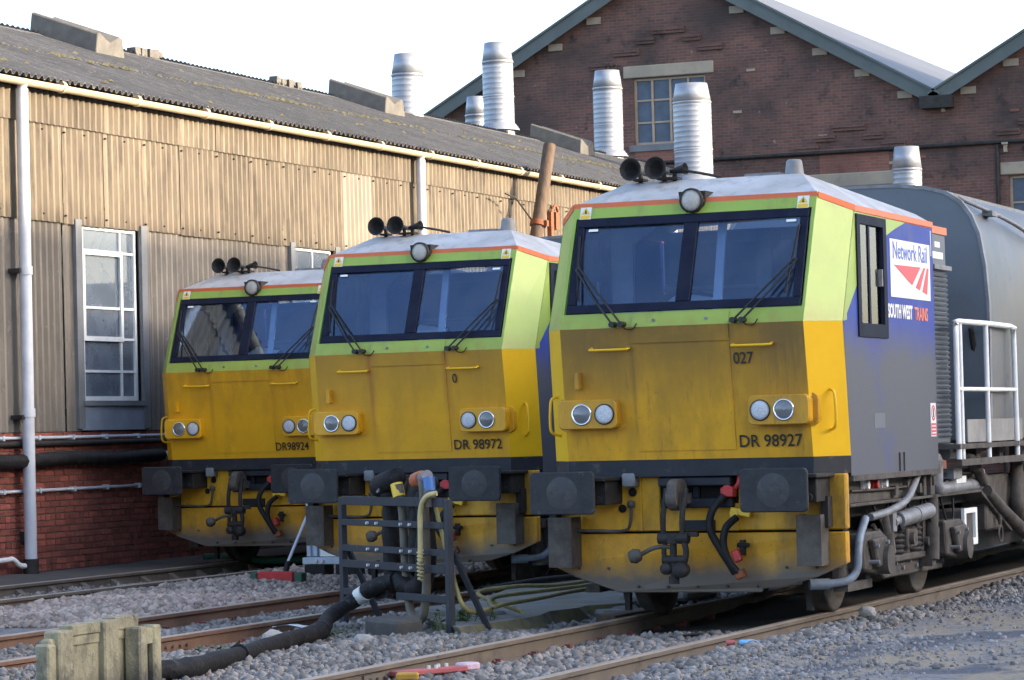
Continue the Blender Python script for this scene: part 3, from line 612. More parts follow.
# --- gutter in lengths, downpipes
gl = MB()
n = 10; prof = [(.075 * math.cos(math.pi + math.pi * i / n), .075 * math.sin(math.pi + math.pi * i / n)) for i in range(n + 1)]; prof += [(.068 * math.cos(-math.pi * i / n), .068 * math.sin(-math.pi * i / n)) for i in range(n + 1)]
gl.add([(x, y, z) for y in (0, 1.82) for x, z in prof], [(i, (i + 1) % len(prof), (i + 1) % len(prof) + len(prof), i + len(prof)) for i in range(len(prof))], smooth=False)
gl.tube([(0, -.035, -.012), (0, .035, -.012)], .076, n=12, sub=1)
gme = gl.mesh('gutter_length', 'gutter_cream')
for k in range(23): slink('gutter_length', gme, (-11.17, 3.6 + k * 1.83, 5.89), (0, 0, rnd.uniform(-.002, .002)))
def downpipe(y, z0=.14):
    mb = MB().cyl((0, 0, z0), (0, 0, 5.78), .075, n=14); mb.tube([(0, 0, 5.7), (.0, 0, 5.8), (.03, 0, 5.86)], .06, n=10, sub=2)
    for z in (.9 + .95, 3.55): mb.cyl((0, 0, z), (0, 0, z + .1), .088, n=14)
    p = mb.obj('downpipe', 'pipe_white', shed); p.location = (-11.2 + 13.8, y - 20, 0)
    b = MB()
    for z in (.35 + 1.5, 3.6): b.bx((-.16, -.13, z - .025), (.0, .13, z + .025))
    b.obj('pipe_bracket', 'dark_steel', p, kind='stuff')
    MB().cyl((0, 0, -.02), (0, 0, .16), .095, n=14).obj('gully_collar', 'dark_steel', p)
downpipe(8.23); downpipe(19.78); downpipe(31.5)
# --- services along the brick base
def onwall(z, y0, y1, r, m, name, standoff=.10, wob=0.0):
    pts = [(WX + standoff, y0 + (y1 - y0) * i / 12, z + wob * math.sin(i * 1.7)) for i in range(13)]
    return sp(MB().tube(pts, r, n=8, sub=2).obj(name, m, shed))
onwall(1.335, 4, 11.5, .085, 'hose_black', 'lagged_pipe', .14, .014)
sp(MB().cyl((WX + .14, 11.5, 1.33), (WX + .14, 11.66, 1.335), .062, n=12).obj('pipe_end', 'pipe_white', shed))
onwall(1.60, 4, 16, .02, 'pipe_white', 'conduit', .07); onwall(1.53, 4, 16, .035, 'dark_steel', 'cable_tray', .07); onwall(.965, 4, 16, .02, 'pipe_white', 'conduit', .07)
cb = MB()
for k in range(14):
    for z in (1.60, .965): cb.bx((WX, 4.6 + k * .8, z - .03), (WX + .1, 4.64 + k * .8, z + .03))
sp(cb.obj('conduit_clips', 'pipe_white', shed, kind='stuff'))
sp(MB().bx((WX + .0, 8.22 + .03, .36), (WX + .11, 8.42, .48)).cyl((WX + .11, 8.33, .42), (WX + .14, 8.33, .42), .04).obj('junction_box', 'dark_steel', shed))
sp(MB().tube([(WX + .12, 6.5, .16), (WX + .12, 7.7, .165), (WX + .13, 7.9, .17), (WX + .14, 8.05, .09), (WX + .16, 8.2, .08)], .032, n=8).obj('waste_pipe', 'white_paint', shed))
hk = MB().bx((WX + .03, 25.34, 4.4), (WX + .12, 25.46, 5.3)).box((WX + .10, 25.60, 5.15), (.08, .16, .3)).tube([(WX + .1, 25.4, 5.3), (WX + .12, 25.55, 5.42), (WX + .12, 25.68, 5.3)], .025, n=6)
sp(hk.obj('wall_hook', 'rust_orange', shed))
# --- ridge ventilators (parts of the shed) and flues
def ventilator(y, dx=0.0):
    X0, X1 = -16.28 + dx, -15.12 + dx
    hz = lambda x: RZ - (x - RX) * math.tan(SA)
    prof = [(-.43, .0), (-.37, .30), (-.30, .325), (0, .20), (.30, .325), (.37, .30), (.43, 0)]
    mb = MB(); N = len(prof)
    vs = [(X0, p, hz(X0) + .05 + q) for p, q in prof] + [(X1, p, hz(X1) + .05 + q) for p, q in prof]
    mb.add(vs, [list(range(N)), list(range(2 * N - 1, N - 1, -1))] + [(i, i + N, (i + 1) % N + N, (i + 1) % N) for i in range(N)])
    v = mb.obj('ridge_ventilator', 'vent_asbestos', shed, bevel=.012); v.location = (13.8, y - 20, 0)
    base = MB(); vs = [(x, s_ * .24, hz(x) + dz) for x in (X0 + .12, X1 - .04) for s_ in (-1, 1) for dz in (-.1, .17)]
    base.add(vs, [(0, 1, 3, 2), (4, 6, 7, 5), (0, 4, 5, 1), (2, 3, 7, 6), (0, 2, 6, 4), (1, 5, 7, 3)])
    base.obj('ventilator_base', 'vent_asbestos', v)
ventilator(17.1); ventilator(27.4); ventilator(37.2)
for y in (19.7, 24.7):
    mb = MB()
    for k in range(5): mb.box((RX + rnd.uniform(-.06, .06), y + k * .2, RZ + .10), (.16, .17, .12 + .05 * rnd.random()), rot=Matrix.Rotation(rnd.uniform(-.2, .2), 3, 'X'))
    sp(mb.obj('ridge_lump', 'vent_asbestos', shed, kind='stuff'))
def flue(x, y, zb, zt, r, skirt=None, parent=shed, off=(-13.8, 20, 0), top=.42):
    rr = random.Random(int(y * 10)); pf = [(r, 0)]; z = 0; H = zt - zb - top
    while z < H - .12:
        pf += [(r, z + .085), (r + .003, z + .092), (r + .003, z + .103), (r, z + .11)]; z += .11
    pf += [(r, H), (r * 1.015, H), (r * .83, zt - zb), (r * .80, zt - zb), (r * .78, zt - zb - .3)]
    f = MB().lathe((0, 0, 0), (0, 0, 1), pf, n=28).obj('flue', 'flue_metal', parent); f.location = Vector((x, y, zb)) - Vector(off); f.rotation_euler = (rr.uniform(-.012, .012), rr.uniform(-.012, .012), 0)
    MB().lathe((0, 0, H - .01), (0, 0, 1), [(r + .006, 0), (r + .014, .02), (r + .006, .04)], n=28).obj('flue_band', 'flue_metal', f)
    if skirt is not None:
        MB().lathe((0, 0, skirt - .08), (0, 0, 1), [(r * 1.32, 0), (r * 1.30, .03), (r * 1.04, .15), (r * 1.0, .15)], n=28).obj('flue_skirt', 'flue_metal', f)
        MB().lathe((0, 0, skirt + .62), (0, 0, 1), [(r + .006, 0), (r + .016, .02), (r + .006, .04)], n=28).obj('flue_band', 'flue_metal', f)
    return f
flue(-16.2, 30.3, 7.2, 8.90, .31, None)
flue(-16.4, 35.4, 7.2, 9.70, .325, .72)
flue(-17.5, 36.75, 6.9, 8.76, .25, None)
flue(-16.2, 41.35, 7.2, 9.70, .335, .60)
flue(-13.0, 38.0, 6.3, 8.86, .41, .50)
fl6 = thing('exhaust_stack', 'bright metal stack standing behind the tank of the right rail vehicle', 'chimney', (-8.88, 40, 0))
f6 = flue(0, 0, 4.0, 7.42, .315, None, fl6, (0, 0, 0), .5); f6.name = 'stack_pipe'
MB().box((0, 0, 2.0), (1.1, 1.1, 4.0)).obj('stack_base', 'workshop_red', fl6)

# ================================================================== GABLED BRICK WORKSHOP
GY = 46.0
ws = thing('brick_workshop', 'tall dark brick workshop with twin gables and grey green barge boards', 'workshop', (-9.7, GY, 0))
OFF = Vector((-9.7, GY, 0))
def wp(o): o.location = Vector(o.location) - OFF; return o
AP, VA, HW = 12.85, 9.05, 6.72
c1, c2 = -16.42, -3.0
# wall with window openings, built in vertical strips
holes = [(-17.28, -15.42, 8.42, 10.05), (-12.75, -10.85, 5.2, 7.10), (-8.05, -5.9, 5.3, 7.17)]
def topz(x):
    c = c1 if x < -9.7 else c2
    return AP - abs(x - c) * (AP - VA) / HW
edges = sorted({-23.14, c1, -9.7, c2, 3.72} | {h[k] for h in holes for k in (0, 1)})
wm = MB()
for a, b_ in zip(edges, edges[1:]):
    segs = [(0.0, None)]
    hs = [h for h in holes if h[0] <= a + 1e-6 and h[1] >= b_ - 1e-6]
    spans = []; z = 0
    for h in hs: spans.append((z, h[2])); z = h[3]
    for (p, q) in spans: wm.bx((a, GY, p), (b_, GY + .35, q))
    wm.slab([(a, GY, z), (b_, GY, z), (b_, GY, topz(b_)), (a, GY, topz(a))], (0, .35, 0))
wall = wp(wm.obj('front_wall', 'workshop_brick', ws))
wp(MB().bx((-23.14, GY + .35, 0), (-22.8, GY + 90, 9)).bx((3.4, GY + .35, 0), (3.72, GY + 90, 9)).obj('side_wall', 'workshop_brick', ws))
# red infill panels under corbelled steps
def red_panel(x0, x1, z0, z1): wp(MB().bx((x0, GY - .012, z0), (x1, GY + .01, z1)).obj('red_infill', 'workshop_red', ws))
red_panel(-17.28, -15.42, 7.45, 8.33); red_panel(-12.6, -10.9, 7.42, 8.04)
def corbel(pts):
    for (x0, x1, z) in pts:
        for q in range(2): wp(MB().bx((x0, GY - .06 - .03 * q, z + .075 * q), (x1, GY + .02, z + .075 * (q + 1) - .004)).obj('corbel_step', 'workshop_brick', ws))
corbel([(-13.15, -12.62, 8.0), (-12.68, -12.2, 8.22), (-12.25, -11.45, 8.45), (-11.5, -11.0, 8.22), (-11.05, -10.5, 8.0)])
corbel([(-8.3, -7.75, 8.12), (-7.8, -7.3, 8.34), (-7.35, -6.4, 8.57), (-6.45, -5.9, 8.34)])
corbel([(-18.35, -17.7, 10.32), (-17.75, -17.1, 10.62), (-17.15, -16.7, 10.88), (-16.75, -15.9, 11.1), (-15.95, -15.5, 10.88), (-15.55, -14.95, 10.62)])
for k in range(9):        # header soldier bricks standing proud in the gable
    x = rnd.uniform(-19, -6); z = rnd.uniform(7.6, topz(x) - .9)
    if any(h[0] - .3 < x < h[1] + .3 and h[2] - .3 < z < h[3] + .5 for h in holes): continue
    wp(MB().box((x, GY - .01, z), (.21, .04, .065)).obj('brick', 'workshop_red' if k % 2 else 'stone_lintel', ws))
for (x0, x1, z0, z1, jut) in ((-17.52, -15.2, 10.06, 10.36, .05), (-12.95, -10.75, 7.12, 7.45, .05), (-8.25, -5.7, 7.19, 7.48, .05)):
    wp(MB().bx((x0, GY - jut, z0), (x1, GY + .3, z1)).obj('lintel', 'stone_lintel', ws, bevel=.02))
def ws_window(x0, x1, z0, z1, nc, nr):
    f = MB(); y0 = GY + .08
    f.bx((x0, y0, z0), (x0 + .06, y0 + .09, z1)).bx((x1 - .06, y0, z0), (x1, y0 + .09, z1)).bx((x0 + .06, y0, z0), (x1 - .06, y0 + .09, z0 + .06)).bx((x0 + .06, y0, z1 - .06), (x1 - .06, y0 + .09, z1))
    w_ = wp(f.obj('window', 'window_bar', ws)); b = MB()
    for i in range(1, nc): b.bx((x0 + (x1 - x0) * i / nc - .024, y0 - .01, z0 + .06), (x0 + (x1 - x0) * i / nc + .024, y0 + .07, z1 - .06))
    for j_ in range(1, nr): b.bx((x0 + .06, y0 + .01, z0 + (z1 - z0) * j_ / nr - .022), (x1 - .06, y0 + .06, z0 + (z1 - z0) * j_ / nr + .022))
    b.obj('glazing_bars', 'window_bar', w_)
    for i in range(nc):
        for j_ in range(nr):
            p = MB().bx((x0 + (x1 - x0) * i / nc + .03, y0 + .04, z0 + (z1 - z0) * j_ / nr + .02), (x0 + (x1 - x0) * (i + 1) / nc - .03, y0 + .045, z0 + (z1 - z0) * (j_ + 1) / nr - .02)).obj('pane', 'workshop_glass', w_)
    wp(MB().bx((x0 - .12, GY - .05, z0 - .16), (x1 + .12, GY + .1, z0 - .004)).obj('window_sill', 'flashing', ws))
    wp(MB().bx((x0 - .3, GY + 1.6, z0 - 1), (x1 + .3, GY + 1.7, z1 + 1)).obj('inner_partition', 'dark_room', ws))
ws_window(*holes[0], 4, 3); ws_window(*holes[1], 3, 3); ws_window(*holes[2], 4, 3)
# roofs with barge boards and pale kneeler stones
for (c, s_) in ((c1, -1), (c1, 1), (c2, -1), (c2, 1)):
    xe = c + s_ * HW; d = Vector((s_ * HW, 0, VA - AP)).normalized(); nrm = Vector((s_ * (AP - VA), 0, HW)).normalized()
    t0 = Vector((c, GY - .25, AP)) + nrm * .02; t1 = Vector((xe, GY - .25, VA)) + nrm * .02
    wp(MB().slab([t0, t1, t1 + nrm * .14, t0 + nrm * .14], (0, 85, 0)).obj('roof_slope', 'slate', ws))
    b0 = Vector((c, GY - .30, AP)) + nrm * .20; b1 = Vector((xe + s_ * .05, GY - .30, VA)) + nrm * .20 - Vector((0, 0, .03))
    wp(MB().slab([b0, b1, b1 - nrm * .34, b0 - nrm * .34], (0, .045, 0)).obj('barge_board', 'verge_green', ws))
    wp(MB().slab([b0, b1, b1 - nrm * .05, b0 - nrm * .05], (0, -.05, 0)).obj('verge_trim', 'verge_green', ws))
    for k in range(6):
        q = Vector((c, GY - .03, AP)) + d * (1.05 + k * 1.18) - nrm * .20; zt = q.z
        wp(MB().bx((q.x - .18, GY - .035, zt - .12), (q.x + .18, GY + .05, zt + .05)).obj('kneeler_stone', 'stone_lintel', ws))
wp(MB().bx((-10.05, GY - .32, 8.83), (-9.3, GY + .05, 9.12)).obj('valley_hopper', 'dark_steel', ws))
wp(MB().bx((-10.4, GY + .2, 8.7), (-9.0, GY + 85, 8.95)).obj('valley_gutter', 'slate', ws))
wp(MB().cyl((-20, GY - .07, 7.95), (2.5, GY - .07, 7.97), .045, n=8).obj('wall_pipe', 'dark_steel', ws))
wp(MB().cyl((-8.3, GY - .08, 0), (-8.3, GY - .08, 7.9), .05, n=8).obj('rainwater_pipe', 'dark_steel', ws))
wp(MB().cyl((-17.9, GY - .05, 8.1), (-17.9, GY - .05, 10.4), .02, n=6).obj('lightning_strap', 'rust_orange', ws))
for (x, z, h) in ((-9.55, 8.75, .22), (-8.1, 7.72, .2), (-7.35, 7.62, .2)): wp(MB().bx((x - .04, GY - .1, z), (x + .04, GY, z + h)).box((x, GY - .1, z + h), (.14, .1, .05)).obj('wall_bracket', 'stone_lintel', ws))
wp(MB().cyl((-7.6, GY - .09, 7.78), (-7.6, GY - .0, 7.78), .1, n=12).obj('wall_plate', 'dark_steel', ws))

# unseen shed added right of the frame to keep the low sun off the tracks
ys_ = thing('shade_shed', 'unseen long pale clad shed added beyond the right edge of the frame to shade the yard', 'shed', (45, 0, 0))
SH = 16.3
MB().bx((0, -70, -.3), (12, 90, SH - .35)).obj('cladding_wall', 'shade_shed_cladding', ys_)
MB().bx((-.25, -70.3, SH - .35), (12.2, 90.3, SH)).obj('parapet', 'stone_lintel', ys_)
for k in range(22):
    y = -62 + k * 6.8
    wv = MB().bx((-.03, y, 1.2), (.03, y + 2.6, 4.6)).obj('window', 'window_white', ys_)
    for c in range(3): MB().bx((-.045, y + .1 + c * .84, 1.35), (-.035, y + .82 + c * .84, 4.45)).obj('pane', 'workshop_glass', wv)

# wooden pole in front of the shed
po = thing('utility_pole', 'leaning brown wooden pole with iron strap in front of the shed', 'pole', (-11.1, 22.0, 0))
pa, pb = Vector((0, 0, -.3)), Vector((.34, 2.1, 6.33))
MB().cyl(pa, pb, .13, .105, n=12).obj('pole_shaft', 'wood_pole', po)
q = pa.lerp(pb, .79); MB().cyl(q, q + (pb - pa).normalized() * .09, .14, n=12).box(q + Vector((.12, 0, .04)), (.12, .08, .1)).obj('pole_strap', 'rust_orange', po)
MB().tube([q + Vector((-.1, 0, .1)), q + Vector((-.18, -.5, .45)), q + Vector((-.2, -.9, .5))], .015, n=5, sub=1).obj('stay_rod', 'dark_steel', po)

# ================================================================== RAIL VEHICLES
def fy(z):                      # front surface: leans out up to the waist, then back to the roof
    return -.143 * (z - 1.29) / 1.06 if z < 2.35 else -.143 + (z - 2.35) * .4206
def make_vehicle():
    t = thing('rail_vehicle', 'x', 'rail vehicle', (0, 0, 0), 0, 'yellow and green rail vehicles parked side by side')
    P = {}
    for s in (-1, 1):
        P[s] = dict(FLi=(s * 1.03, 0, 1.29), FLo=(s * 1.25, .29, 1.29), WAi=(s * 1.02, -.143, 2.35), WAo=(s * 1.245, .178, 2.35), STi=(s * 1.034, .289, 3.377), STo=(s * 1.245, .588, 3.278), SR=(s * 1.248, 3.01, 3.27), RP=(s * .755, .80, 3.582), RR=(s * 1.10, 3.0, 3.36))
    yin = (0, .035, 0)
    # lower front, yellow
    def F(x, z, d=0.0): return (x, fy(z) + d, z)
    MB().slab([F(-1.03, 1.29), F(1.03, 1.29), F(1.02, 2.35), F(-1.02, 2.35)], yin).obj('front_panel', 'yellow', t)
    # upper front, green, round the windscreen opening
    zb, zt, wx = 2.47, 3.262, 1.0
    g = MB()
    ex = lambda z: 1.02 + .014 * (z - 2.35) / 1.027
    def Q(a, b, c, d_): g.slab([F(*a), F(*b), F(*c), F(*d_)], yin)
    Q((-1.02, 2.3502), (1.02, 2.3502), (ex(zb), zb), (-ex(zb), zb))
    Q((-ex(zt), zt), (ex(zt), zt), (1.034, 3.377), (-1.034, 3.377))
    for s in (-1, 1): Q((s * ex(zb), zb), (s * wx, zb), (s * wx, zt), (s * ex(zt), zt))
    g.obj('windscreen_surround', 'green', t)
    # windscreen frame and panes
    f = MB(); o = -.012; th = (0, .05, 0)
    def FR(x0, x1, z0, z1): f.slab([F(x0, z0, o), F(x1, z0, o), F(x1, z1, o), F(x0, z1, o)], th)
    FR(-.985, .985, zb + .004, zb + .075); FR(-.985, .985, zt - .075, zt - .004); FR(-.985, -.915, zb + .075, zt - .075); FR(.915, .985, zb + .075, zt - .075); FR(-.06, .06, zb + .075, zt - .075)
    wf = f.obj('windscreen_frame', 'frame_navy', t, bevel=.006)
    for s in (-1, 1):
        MB().slab([F(s * .06, zb + .07, .012), F(s * .92, zb + .07, .012), F(s * .92, zt - .07, .012), F(s * .06, zt - .07, .012)], (0, .006, 0)).obj('windscreen_pane', 'cab_glass', wf)
        MB().slab([F(s * .80, zt - .11, .0), F(s * .88, zt - .11, .0), F(s * .88, zt - .09, .0), F(s * .80, zt - .09, .0)], (0, .008, 0)).obj('pane_mark', 'white_paint', wf)
    # corner panels
    for s in (-1, 1):
        p = P[s]; nv = Vector((-s * .028, .019, 0))
        MB().slab([p['FLi'], p['FLo'], p['WAo'], p['WAi']], nv).obj('corner_panel', 'yellow_clean', t)
        MB().slab([Vector(p['WAi']) + Vector((0, 0, .0005)), Vector(p['WAo']) + Vector((0, 0, .0005)), p['STo'], p['STi']], nv).obj('corner_panel', 'green', t)
        # navy band on the corner
        a, b = Vector(p['FLi']), Vector(p['FLo']); dz = Vector((0, 0, -.135))
        MB().slab([a + Vector((0, .006, -.0005)), b + Vector((0, .006, -.0005)), b + dz, a + dz], nv).obj('skirt_band', 'navy', t)
    MB().slab([(-1.03, .006, 1.2895), (1.03, .006, 1.2895), (1.03, .006, 1.155), (-1.03, .006, 1.155)], yin).obj('skirt_band', 'navy', t)
    # roof
    r = MB(); up_ = Vector((0, 0, -.03)); a, b = P[-1], P[1]
    def tri(*ps): r.slab([Vector(q) for q in ps], up_)
    mid = lambda k, e: (Vector(a[k]) + Vector(b[k])) / 2 + Vector((0, 0, e))
    tri(a['STi'], b['STi'], b['RP'], a['RP'])
    for p in (a, b): tri(p['STi'], p['STo'], p['RP']); tri(p['STo'], p['SR'], p['RR'], p['RP'])
    tri(a['RP'], b['RP'], mid('RR', .06), ); tri(a['RP'], mid('RR', .06), a['RR']); tri(b['RP'], b['RR'], mid('RR', .06))
    r.obj('roof', 'roof_paint', t)
    # orange cantrail stripe
    st = MB(); hz = .048
    def strip(u, v, nv):
        u = Vector(u) + nv; v = Vector(v) + nv; st.slab([u, v, v - Vector((0, 0, hz)), u - Vector((0, 0, hz))], -nv * 2)
    strip(a['STi'], b['STi'], Vector((0, -.012, .012)))
    for s in (-1, 1): strip(P[s]['STi'], P[s]['STo'], Vector((s * .011, -.008, .010))); strip(P[s]['STo'], P[s]['SR'], Vector((s * .008, 0, .010)))
    st.obj('cantrail_stripe', 'orange', t)
    # sides, blue with a green flash
    cv = [(.178, 2.35), (.226, 2.36), (.593, 2.64), (1.0, 2.865), (1.3, 3.0), (1.5, 3.085), (1.8, 3.16), (2.113, 3.225), (2.5, 3.258), (3.01, 3.275)]
    def cz(y):
        for (y0, z0), (y1, z1) in zip(cv, cv[1:]):
            if y0 <= y <= y1: return z0 + (z1 - z0) * (y - y0) / (y1 - y0)
        return 3.3
    def top(y): return 2.35 + (y - .178) / .41 * .928 if y < .588 else 3.277
    WY0, WY1, WZ0, WZ1 = .625, 1.435, 2.315, 3.19
    ysp = sorted({.29, .4, .5, .588, WY0, .8, 1.0, 1.15, 1.3, WY1, 1.5, 1.65, 1.8, 1.95, 2.113, 2.3, 2.5, 2.75, 3.01})
    for s in (-1, 1):
        X = s * 1.248; b2 = MB()
        def piece(ya, yb, la, lb, ha, hb):
            ca, cb_ = cz(ya), cz(yb)
            lo = (min(max(ca, la), ha), min(max(cb_, lb), hb))
            if lo[0] > la or lo[1] > lb: b2.add([(X, ya, la), (X, yb, lb), (X, yb, lo[1]), (X, ya, lo[0])], [(0, 1, 2, 3)], 0)
            if lo[0] < ha or lo[1] < hb: b2.add([(X, ya, lo[0]), (X, yb, lo[1]), (X, yb, hb), (X, ya, ha)], [(0, 1, 2, 3)], 1)
        b2.add([(X, .29, 1.29), (X, .178, 2.35), (X, .29, 2.36)], [(0, 1, 2)], 0); b2.add([(X, .178, 2.35), (X, .29, top(.29)), (X, .29, 2.36)], [(0, 1, 2)], 1)
        for ya, yb in zip(ysp, ysp[1:]):
            if ya >= WY0 - 1e-6 and yb <= WY1 + 1e-6: piece(ya, yb, 1.13, 1.13, WZ0, WZ0); piece(ya, yb, WZ1, WZ1, top(ya), top(yb))
            else: piece(ya, yb, 1.13, 1.13, top(ya), top(yb))
        b2.obj('side_panel', ['blue', 'green'], t)
        f = MB(); xo = X + s * .014
        def fr(y0, y1, z0, z1, d=.0): f.bx((X - s * .04, y0, z0), (xo + s * d, y1, z1))
        fr(WY0 - .03, WY1 + .03, WZ1 - .045, WZ1 + .03); fr(WY0 - .03, WY1 + .03, WZ0 - .08, WZ0 + .03); fr(WY0 - .03, WY0 + .06, WZ0 + .03, WZ1 - .045); fr(WY1 - .07, WY1 + .03, WZ0 + .03, WZ1 - .045)
        fr(.955, 1.0, WZ0 + .03, WZ1 - .045, -.012)
        sw = f.obj('side_window_frame', 'frame_navy', t)
        MB().bx((X - s * .012, WY0 + .06, WZ0 + .03), (X - s * .007, .955, WZ1 - .045)).obj('side_pane', 'side_glass', sw)
        MB().bx((X - s * .022, 1.0, WZ0 + .03), (X - s * .017, WY1 - .07, WZ1 - .045)).obj('side_pane', 'side_glass', sw)
        MB().bx((X - s * .02, 1.31, 2.66), (X + s * .012, 1.34, 2.80)).obj('window_catch', 'pipe_grey', sw)
        MB().bx((X - s * .04, .31, 1.085), (X + s * .012, 3.03, 1.13)).obj('side_rail', 'under_steel', t)
        # grey fuel filler flap and data panel on the side
        MB().bx((X, 1.0, 1.5), (X + s * .002, 1.32, 1.62)).obj('data_panel', 'tank_grey', t)
        MB().bx((X, 2.93, 2.98), (X + s * .004, 2.945, 3.2)).obj('rear_trim', 'white_paint', t)
        # lifting lugs at the bottom edge
        for y in (1.72, 1.86): MB().bx((X, y, 1.135), (X + s * .012, y + .018, 1.29)).obj('lug', 'under_steel', t)
    # cab interior
    MB().bx((-1.2, 2.90, 1.2), (1.2, 2.96, 3.27)).bx((-1.2, .3, 1.20), (1.2, 2.9, 1.26)).obj('cab_bulkhead', 'cab_inside', t)
    MB().bx((-1.18, 2.80, 2.77), (1.18, 2.899, 2.80)).obj('bulkhead_ledge', 'cab_light', t)
    MB().bx((-1.18, 2.86, 1.3), (1.18, 2.898, 2.765)).obj('bulkhead_panel', 'cab_panel', t)
    hd = MB().slab([(-1.15, 2.5, 3.27), (1.15, 2.5, 3.27), (1.15, 2.5, 3.20), (.92, 2.5, 3.20), (.80, 2.5, 3.16), (-.80, 2.5, 3.16), (-.92, 2.5, 3.20), (-1.15, 2.5, 3.20)], (0, .03, 0))
    for s in (-1, 1): hd.slab([(s * 1.2, 1.55, 3.26), (s * .80, 1.55, 3.26), (s * 1.0, 1.55, 3.12), (s * 1.02, 1.55, 2.3), (s * 1.2, 1.55, 2.3)], (0, .05, 0))
    hd.obj('cab_lining', 'cab_panel', t)
    MB().slab([(-.62, 1.05, 2.52), (-.22, 1.05, 2.50), (-.16, 1.2, 2.60), (-.50, 1.25, 2.66)], (0, .05, .02)).obj('paper_sheet', 'cab_light', t)
    MB().bx((-.98, .06, 2.36), (.98, .62, 2.42)).bx((-.98, .5, 1.3), (.98, .55, 2.35)).obj('desk', 'cab_light', t)
    MB().bx((-.70, .2, 2.42), (-.40, .5, 2.53)).obj('desk_console', 'cab_light', t)
    MB().rbox((-.45, 1.35, 2.3), (.5, .12, .75), .1, 'y').bx((-.7, .95, 1.9), (-.2, 1.4, 2.0)).obj('driver_seat', 'dark_steel', t)
    MB().slab([(.10, .36, 2.42), (.17, .36, 2.42), (.20, .50, 3.2), (.13, .50, 3.2)], (0, .03, 0)).obj('windscreen_blind', 'cab_light', t)
    MB().rbox((.42, 2.88, 2.4), (.62, .05, 1.5), .06, 'y').obj('bulkhead_door', 'cab_light', t)
    MB().rbox((.42, 2.84, 2.72), (.40, .05, .6), .06, 'y').obj('door_window', 'cab_inside', t)
    MB().bx((.62, 2.84, 2.75), (.74, 2.88, 2.87)).bx((.82, 2.84, 2.77), (.92, 2.88, 2.89)).obj('notice', 'white_paint', t)
    MB().bx((-.10, 2.2, 1.3), (.03, 2.85, 3.25)).obj('cab_cupboard', 'cab_inside', t)
    # hatch and raised panel seams on the nose
    def seam(x0, x1, z0, z1, m, nm, d=.010):
        o_ = MB().slab([F(x0, z0, -d), F(x1, z0, -d), F(x1, z1, -d), F(x0, z1, -d)], (0, .015, 0)).obj(nm, m, t); return o_
    seam(-.405, .405, 1.36, 2.205, 'yellow', 'nose_panel', .007)
    h = seam(-.405, .405, 2.222, 2.349, 'yellow', 'hatch_lid')
    MB().slab([F(-.405, 2.351, -.010), F(.405, 2.351, -.010), F(.405, 2.452, -.010), F(-.405, 2.452, -.010)], (0, .015, 0)).obj('hatch_top', 'green', h)
    for x in (-.22, .22): MB().cyl(F(x, 2.40, -.02), F(x, 2.40, -.008), .014, n=10).obj('hatch_lock', 'pipe_grey', h)
    for s in (-1, 1):
        a_, b_ = s * .44, s * .755
        MB().tube([F(a_, 2.185, .0), F(a_, 2.18, -.045), F(a_ + s * .03, 2.175, -.065), F(b_ - s * .03, 2.175, -.065), F(b_, 2.18, -.045), F(b_, 2.19, 0)], .011, n=6).obj('grab_handle', 'yellow_clean', t)
        x0 = s * 1.135; yy = .12
        MB().tube([(x0, yy, 1.82), (x0 + s * .05, yy - .05, 1.80), (x0 + s * .065, yy - .06, 1.74), (x0 + s * .07, yy - .06, 1.58), (x0 + s * .055, yy - .05, 1.52), (x0 + s * .01, yy + .01, 1.50)], .012, n=6).obj('grab_handle', 'yellow_clean', t)
    MB().bx((-.90, fy(1.92) - .07, 1.87), (-.865, fy(1.92) + .01, 2.0)).obj('lamp_bracket', 'yellow', t)
    # headlight clusters
    for s in (-1, 1):
        hc = Vector((s * .80, -.055, 1.663))
        MB().rbox((hc.x, -.09, hc.z), (.50, .12, .235), .045, 'y').obj('headlight_housing', 'yellow', t, bevel=.008)
        hb = MB().rbox((hc.x - s * .0 - .0, .03, hc.z), (.58, .14, .265), .06, 'y').obj('headlight_base', 'yellow', t)
        for (x, m, nm) in ((s * .846 + (.0), 'lamp_chrome', 'headlight'), (s * .652, 'lamp_led', 'marker_light')):
            if m == 'lamp_chrome':
                l = MB().lathe((x, -.150, hc.z), (0, -1, 0), [(.086, 0), (.086, .012), (.074, .014), (.070, .004), (.045, -.02), (.018, -.03), (.016, .002), (.0, .004)], n=24).obj(nm, m, t)
                MB().lathe((x, -.158, hc.z), (0, -1, 0), [(.074, 0), (.05, .008), (0, .012)], n=20).obj('lens', 'shed_glass', l)
            else:
                l = MB().lathe((x, -.150, hc.z), (0, -1, 0), [(.084, 0), (.084, .010), (.076, .012)], n=24).obj(nm, 'dark_steel', t)
                MB().lathe((x, -.150, hc.z), (0, -1, 0), [(.077, .0), (.077, .009), (.05, .014), (0, .017)], n=24).obj('lens', m, l)
    # roof lamp, horns, pot
    MB().slab([(-.115, .24, 3.44), (.115, .24, 3.44), (.10, .24, 3.33), (.05, .24, 3.27), (-.05, .24, 3.27), (-.10, .24, 3.33)], (0, .34, 0)).obj('lamp_housing', 'dark_steel', t)
    l = MB().lathe((0, .24, 3.365), (0, -1, 0), [(.10, -.02), (.10, .03), (.085, .035)], n=24).obj('marker_lamp', 'dark_steel', t)
    MB().lathe((0, .23, 3.365), (0, -1, 0), [(.086, .0), (.086, .018), (.05, .028), (0, .032)], n=24).obj('lens', 'marker_glass', l)
